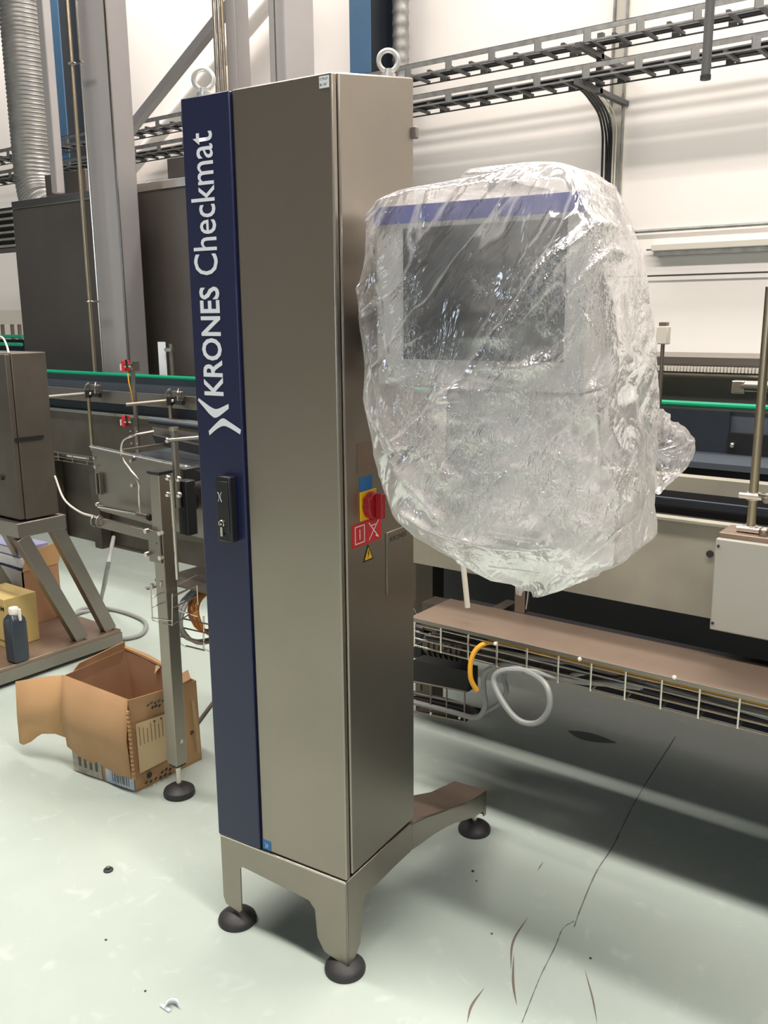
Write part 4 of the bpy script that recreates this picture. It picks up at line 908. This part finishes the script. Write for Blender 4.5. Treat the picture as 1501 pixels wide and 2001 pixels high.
# ================================================================== RIGHT: CABLE SHELF with wire basket
TN = .72; tz = .657
sh = T('cable_shelf', 'long brown-grey steel shelf carrying a wire cable basket under the machine', 'shelf', (.2, TN, tz))
xs = aty(812, 1208, TN).x-.02
sh.part(MB().box(xs, 2.4, .952, BY, tz-.03, tz-.026), 'gap_light_block', void)  # added black plate, keeps lamp light out of the gap behind the shelf
sh.part(MB().box(xs, 2.4, TN, .95, tz-.004, tz), 'shelf_plate', dust, .001); sh.part(MB().box(xs, 2.4, TN-.003, TN, tz-.012, tz+.0), 'shelf_lip', steel_h)
for x in (-.15, .9, 2.0): sh.part(MB().box(x-.02, x+.02, .95, 1.06, tz-.03, tz-.004), 'support_arm', steel_dk)
p = aty(1016, 1150, .95); sh.part(MB().box(p.x-.018, p.x+.018, .95, .985, tz, 1.12), 'support_post', steel_h, .002)
zw = [tz-.022, tz-.045, tz-.068, tz-.092]
for k, z in enumerate(zw): sh.part(MB().cyl((xs+.01, TN+.004, z), (2.4, TN+.004, z), .0026, 8), 'long_wire', steel_lt)
for y in (.78, .84, .90): sh.part(MB().cyl((xs+.01, y, zw[-1]), (2.4, y, zw[-1]), .0026, 6), 'long_wire', steel_h)
sh.part(MB().cyl((xs+.01, .93, zw[1]), (2.4, .93, zw[1]), .0026, 6), 'long_wire', steel_h)
hw = None; x = xs+.016
while x < 2.3:
    if hw is None: hw = sh.part(MB().tube([(0, TN, tz-.012), (0, TN, zw[-1]), (0, .93, zw[-1]), (0, .93, tz-.012)], .0028, 8), 'cross_wire', steel_lt)
    else: hw = hw.copy(); COL.objects.link(hw)
    hw.location = (x, 0, 0); x += .098
ty = None
for px, py in ((968, 1258), (1133, 1288), (1318, 1324)):
    p = aty(px, py, TN-.004); sh.part(MB().sph(p, .006, 8), 'end_clip', capw)
# cables inside basket
def cable(lab, pts, r_, m_, nm='cable', cat='cable', n=10): return tag(MB().tube(bez(pts, n), r_, 8).build(nm, m_), lab, cat)
cable('flat yellow cable looping out of the basket and running along the shelf', [aty(932, 1350, .69), aty(920, 1325, .68), aty(921, 1290, .69), aty(935, 1265, .71), aty(965, 1255, .74), aty(1030, 1268, .75), V((.1, .745, tz-.028)), V((.5, .742, tz-.026)), V((1.2, .742, tz-.026)), V((2.2, .742, tz-.026))], .0075, yelc, 'yellow_cable')
cable('thick grey hose hanging in a round loop below the wire basket', [V((1.9, .80, zw[-1]+.02)), V((.6, .80, zw[-1]+.02)), aty(1120, 1330, .74), aty(1040, 1312, .72), aty(985, 1310, .70), aty(965, 1330, .69), aty(985, 1375, .67), aty(1015, 1408, .66), aty(1050, 1412, .66), aty(1073, 1385, .66), aty(1070, 1345, .67), aty(1045, 1320, .70), aty(990, 1300, .74), aty(950, 1312, .76), aty(945, 1345, .77), aty(948, 1380, .78), aty(930, 1402, .79), aty(880, 1390, .8), aty(800, 1370, .8)], .0085, hose, 'hose', 'hose', 8)
cable('second grey hose dropping behind the round loop under the basket', [V((.3, .84, zw[-1]+.03)), aty(1060, 1325, .80), aty(1000, 1305, .82), aty(985, 1325, .82), aty(990, 1350, .82), aty(975, 1375, .82), aty(940, 1395, .82)], .007, hose, 'hose', 'hose')
ORD = ('nearest the front wires', 'second from the front wires', 'third from the front wires', 'farthest from the front wires')
for k in range(4): cable('black cable along the long basket bottom, '+ORD[k], [V((-.3, .78+.03*k, zw[-1]+.012)), V((.2, .80+.03*k, zw[-1]+.016)), V((.7, .77+.035*k, zw[-1]+.012)), V((2.2, .79+.03*k, zw[-1]+.014))], .008, cablek, 'basket_cable')['group'] = 'black cables in the wire basket'
for k in range(2): cable(('pale grey cable sagging lower inside the long wire basket', 'pale grey cable sagging higher inside the long wire basket')[k], [V((-.1, .76+.05*k, zw[-1]+.03)), V((.3, .80, zw[-1]+.03+.02*k)), V((.8, .77+.04*k, zw[-1]+.02)), V((1.1, .79, zw[-1]+.05)), V((2.2, .80, zw[-1]+.02))], .006, hose, 'basket_cable')['group'] = 'pale cables in the wire basket'
cable('thin yellow-printed black cable crossing the middle of the basket', [aty(1080, 1290, .80), aty(1140, 1312, .78), aty(1200, 1325, .76), aty(1260, 1308, .78), aty(1290, 1300, .82)], .006, cablek, 'black_cable')
p = aty(1240, 1318, .77); cn = T('plug_connector', 'black plug connector tied in the wire basket under the shelf', 'connector', p)
cn.part(MB().box(p.x-.035, p.x+.035, .76, .80, p.z-.014, p.z+.014), 'body', blackp, .004); cn.part(MB().cyl((p.x-.06, .78, p.z), (p.x-.035, .78, p.z), .009, 10), 'gland', blackp)
p = aty(1077, 1290, .86); tag(MB().box(p.x-.022, p.x+.022, .84, .90, p.z-.035, p.z+.035).build('junction_box', blackp, bevel=.004), 'small black junction box hanging behind the shelf basket', 'box')
p = aty(885, 1262, .98); mo = T('gear_motor', 'dark gear motor behind the left end of the wire basket', 'motor', p)
mo.part(MB().cyl((p.x-.09, .98, p.z), (p.x+.06, .98, p.z), .052, 24), 'barrel', steel_dk); mo.part(MB().box(p.x-.14, p.x-.09, .93, 1.03, p.z-.06, p.z+.06), 'gearbox', blackp, .008)
for k in range(6): mo.part(MB().cyl((p.x-.07+k*.022, .98, p.z), (p.x-.064+k*.022, .98, p.z), .058, 24), 'fin', steel_dk)
mo.part(MB().box(p.x-.1, p.x+.04, .94, 1.02, p.z+.05, tz-.03), 'hanger_plate', steel_dk)
# lower short basket at left
lb_ = T('wire_basket', 'short lower wire basket of black cables beside the rear cabinet arm', 'basket', aty(870, 1380, .82))
for y, f_ in ((.80, 1), ):
    for a, c in (((808, 1332), (912, 1352)), ((808, 1354), (910, 1376)), ((808, 1376), (908, 1398)), ((808, 1390), (908, 1410))): lb_.part(MB().cyl(aty(*a, .8), aty(*c, .8), .0028, 8), 'wire', steel_h)
    for px in (842, 873, 908): lb_.part(MB().cyl(aty(px, 1333+(px-808)*.19, .8), aty(px, 1395+(px-808)*.19, .8), .0028, 8), 'wire', steel_h)
a, c = aty(808, 1392, .8), aty(908, 1412, .8)
lb_.part(MB().quad([a, c, c+V((0, .12, 0)), a+V((0, .12, 0))], (0, 0, .002)), 'floor_sheet', steel_dk)
lb_.part(MB().quad([aty(808, 1290, .86), aty(915, 1312, .86), aty(915, 1352, .86), aty(808, 1334, .86)], (0, .06, 0)), 'cable_duct', void)
lb_.part(MB().quad([aty(812, 1262, .93), aty(822, 1262, .93), aty(822, 1350, .93), aty(812, 1350, .93)], (0, .01, 0)), 'hanger_strap', steel_dk)
for px, py in ((842, 1395), (898, 1403), (938, 1388), (940, 1320), (975, 1320), (1047, 1334)): lb_.part(MB().sph(aty(px, py, .79 if px < 900 else .70), .0045, 8), 'end_clip', capw) if px < 900 else None
for k in range(3): cable(('topmost black cable in the short lower basket', 'middle black cable in the short lower basket', 'lowest black cable in the short lower basket')[k], [aty(800, 1352+k*9, .86), aty(850, 1362+k*9, .86), aty(900, 1376+k*8, .85), aty(935, 1392, .84)], .007, cablek, 'basket_cable', 'cable', 5)['group'] = 'black cables in the lower basket'
cable('thin black cable slanting down to the basket behind the cabinet', [aty(803, 1180, 1.0), aty(822, 1215, .98), aty(845, 1255, .96)], .0045, cablek, 'black_cable')
# hoses hanging out of the film
cable('pale hose hanging out below the film bag onto the shelf', [aty(900, 1060, .80), aty(907, 1120, .80), aty(914, 1187, .80)], .0085, cablew, 'drop_hose')
cable('very thin grey cable hanging beside the support post under the film bag', [aty(1034, 1120, .88), aty(1032, 1160, .88), aty(1028, 1190, .88)], .002, hose, 'thin_cable')
# grey cover box, right edge
GX = aty(1386, 1230, .91).x; gz0 = aty(1386, 1230, .91).z; gz1 = aty(1401, 1052, .91).z
gb = T('grey_cover_box', 'beige-grey cover box on the machine front at the right edge', 'machine cover', (GX, .91, gz0))
gb.part(MB().box(GX, GX+.8, .91, 1.034, gz0, gz1), 'cover', graybox, .004)
gb.part(MB().box(GX+.002, GX+.8, .925, 1.034, gz1, gz1+.014), 'top_flange', dust, .002)
for z in (gz0+.02, gz1-.02): gb.part(MB().cyl((GX+.008, .908, z), (GX+.008, .9105, z), .004, 10), 'screw', rubber)
# round post with clamps at the right edge
a = aty(1478, 900, .98); zt_ = aty(1497, 640, .98).z; zb_ = gz1+.014
PY = .98
gp = T('clamp_post', 'upright round steel post with clamps on the grey cover box', 'post', (a.x, PY, zb_))
gp.part(MB().cyl((a.x, PY, zb_), (a.x, PY, zt_+.1), .0115, 18), 'tube', brass)
for py in (965, 1030):
    z = aty(1475, py, 1.0).z; gp.part(MB().cyl((a.x, PY, z-.012), (a.x, PY, z+.008), .019, 18), 'collar', steel_lt, .001); gp.part(MB().cyl((a.x-.03, PY-.02, z), (a.x+.045, PY-.02, z), .008, 12), 'cross_bolt', steel_lt); gp.part(MB().sph((a.x+.04, PY-.025, z), .014), 'knob', steel_h)
gp.part(MB().tube(bez([(a.x+.02, PY-.02, aty(1475, 965, PY).z), (a.x+.05, PY-.04, aty(1475, 962, PY).z), (a.x+.10, PY-.04, aty(1475, 950, PY).z)], 5), .006, 8), 'lever', steel_lt)
# small clamp beyond the film bag
a = aty(1299, 655, 2.1); t = T('clamp_post', 'small grey clamp on a thin rod just right of the film bag', 'clamp', (a.x, 2.1, g))
t.part(MB().box(a.x-.028, a.x+.018, 2.08, 2.12, a.z-.035, a.z+.035), 'clamp_block', cablew, .004); t.part(MB().cyl((a.x-.005, 2.1, g), (a.x-.005, 2.1, a.z-.03), .008, 12), 'rod', steel_h)
t.part(MB().box(a.x-.02, a.x+.01, 2.085, 2.115, a.z+.035, a.z+.05), 'cap', dust)

# ================================================================== FLOOR LITTER
p = atz(335, 1972, 0)
wc = T('plastic_cap', 'broken white plastic cap lying on the floor in front', 'cap', (p.x, p.y, 0))
m = MB(); k = 14; A_ = []; B_ = []
for i in range(k+1):
    a = math.pi*(.05+1.0*i/k); A_.append(m.b.verts.new((p.x+.017*math.cos(a+.7), p.y+.017*math.sin(a+.7), .0015))); B_.append(m.b.verts.new((p.x+.004+.014*math.cos(a+.7), p.y+.014*math.sin(a+.7), .020)))
for i in range(k): m.b.faces.new((A_[i], A_[i+1], B_[i+1], B_[i]))
sh_ = wc.part(m, 'shell', white); sd = sh_.modifiers.new('thick', 'SOLIDIFY'); sd.thickness = .0025
wc.part(MB().box(p.x-.028, p.x+.004, p.y-.012, p.y-.004, .0005, .005), 'tab', white, .001)
p = atz(212, 1701, 0); t = T('rubber_plug', 'small black rubber plug lying left of the front feet', 'plug', (p.x, p.y, 0)); t.part(MB().lathe(p.x, p.y, [(.014, 0), (.014, .004), (.008, .006), (.007, .011)], 18), 'plug_body', pebble); t.part(MB().cyl((p.x, p.y, .011), (p.x, p.y, .0115), .004, 10), 'plug_top', galv)
for ci, (px, py, rr) in enumerate(((207, 1837, .0035), (1154, 1873, .0035), (924, 1703, .0045), (284, 1937, .003), (931, 1722, .003), (961, 1825, .003))):
    p = atz(px, py, 0); m = MB(); bmesh.ops.create_icosphere(m.b, subdivisions=2, radius=rr, matrix=Matrix.Translation((p.x, p.y, rr*.45)))
    for v in m.b.verts: v.co.z = max(.0004, (v.co.z-.0)*.6); v.co.x += .001*noise.noise(v.co*400)
    tag(m.build('floor_crumb', pebble), ('dark dirt crumb left of the front left foot pad', 'reddish-dark crumb right of the long floor crack', 'dark crumb below the rear arm foot pad', 'dark speck just above the broken white cap', 'smaller speck beside the crumb below the rear foot pad', 'lone speck left of the curved scuff mark')[ci], 'debris', 'dirt crumbs on the floor')
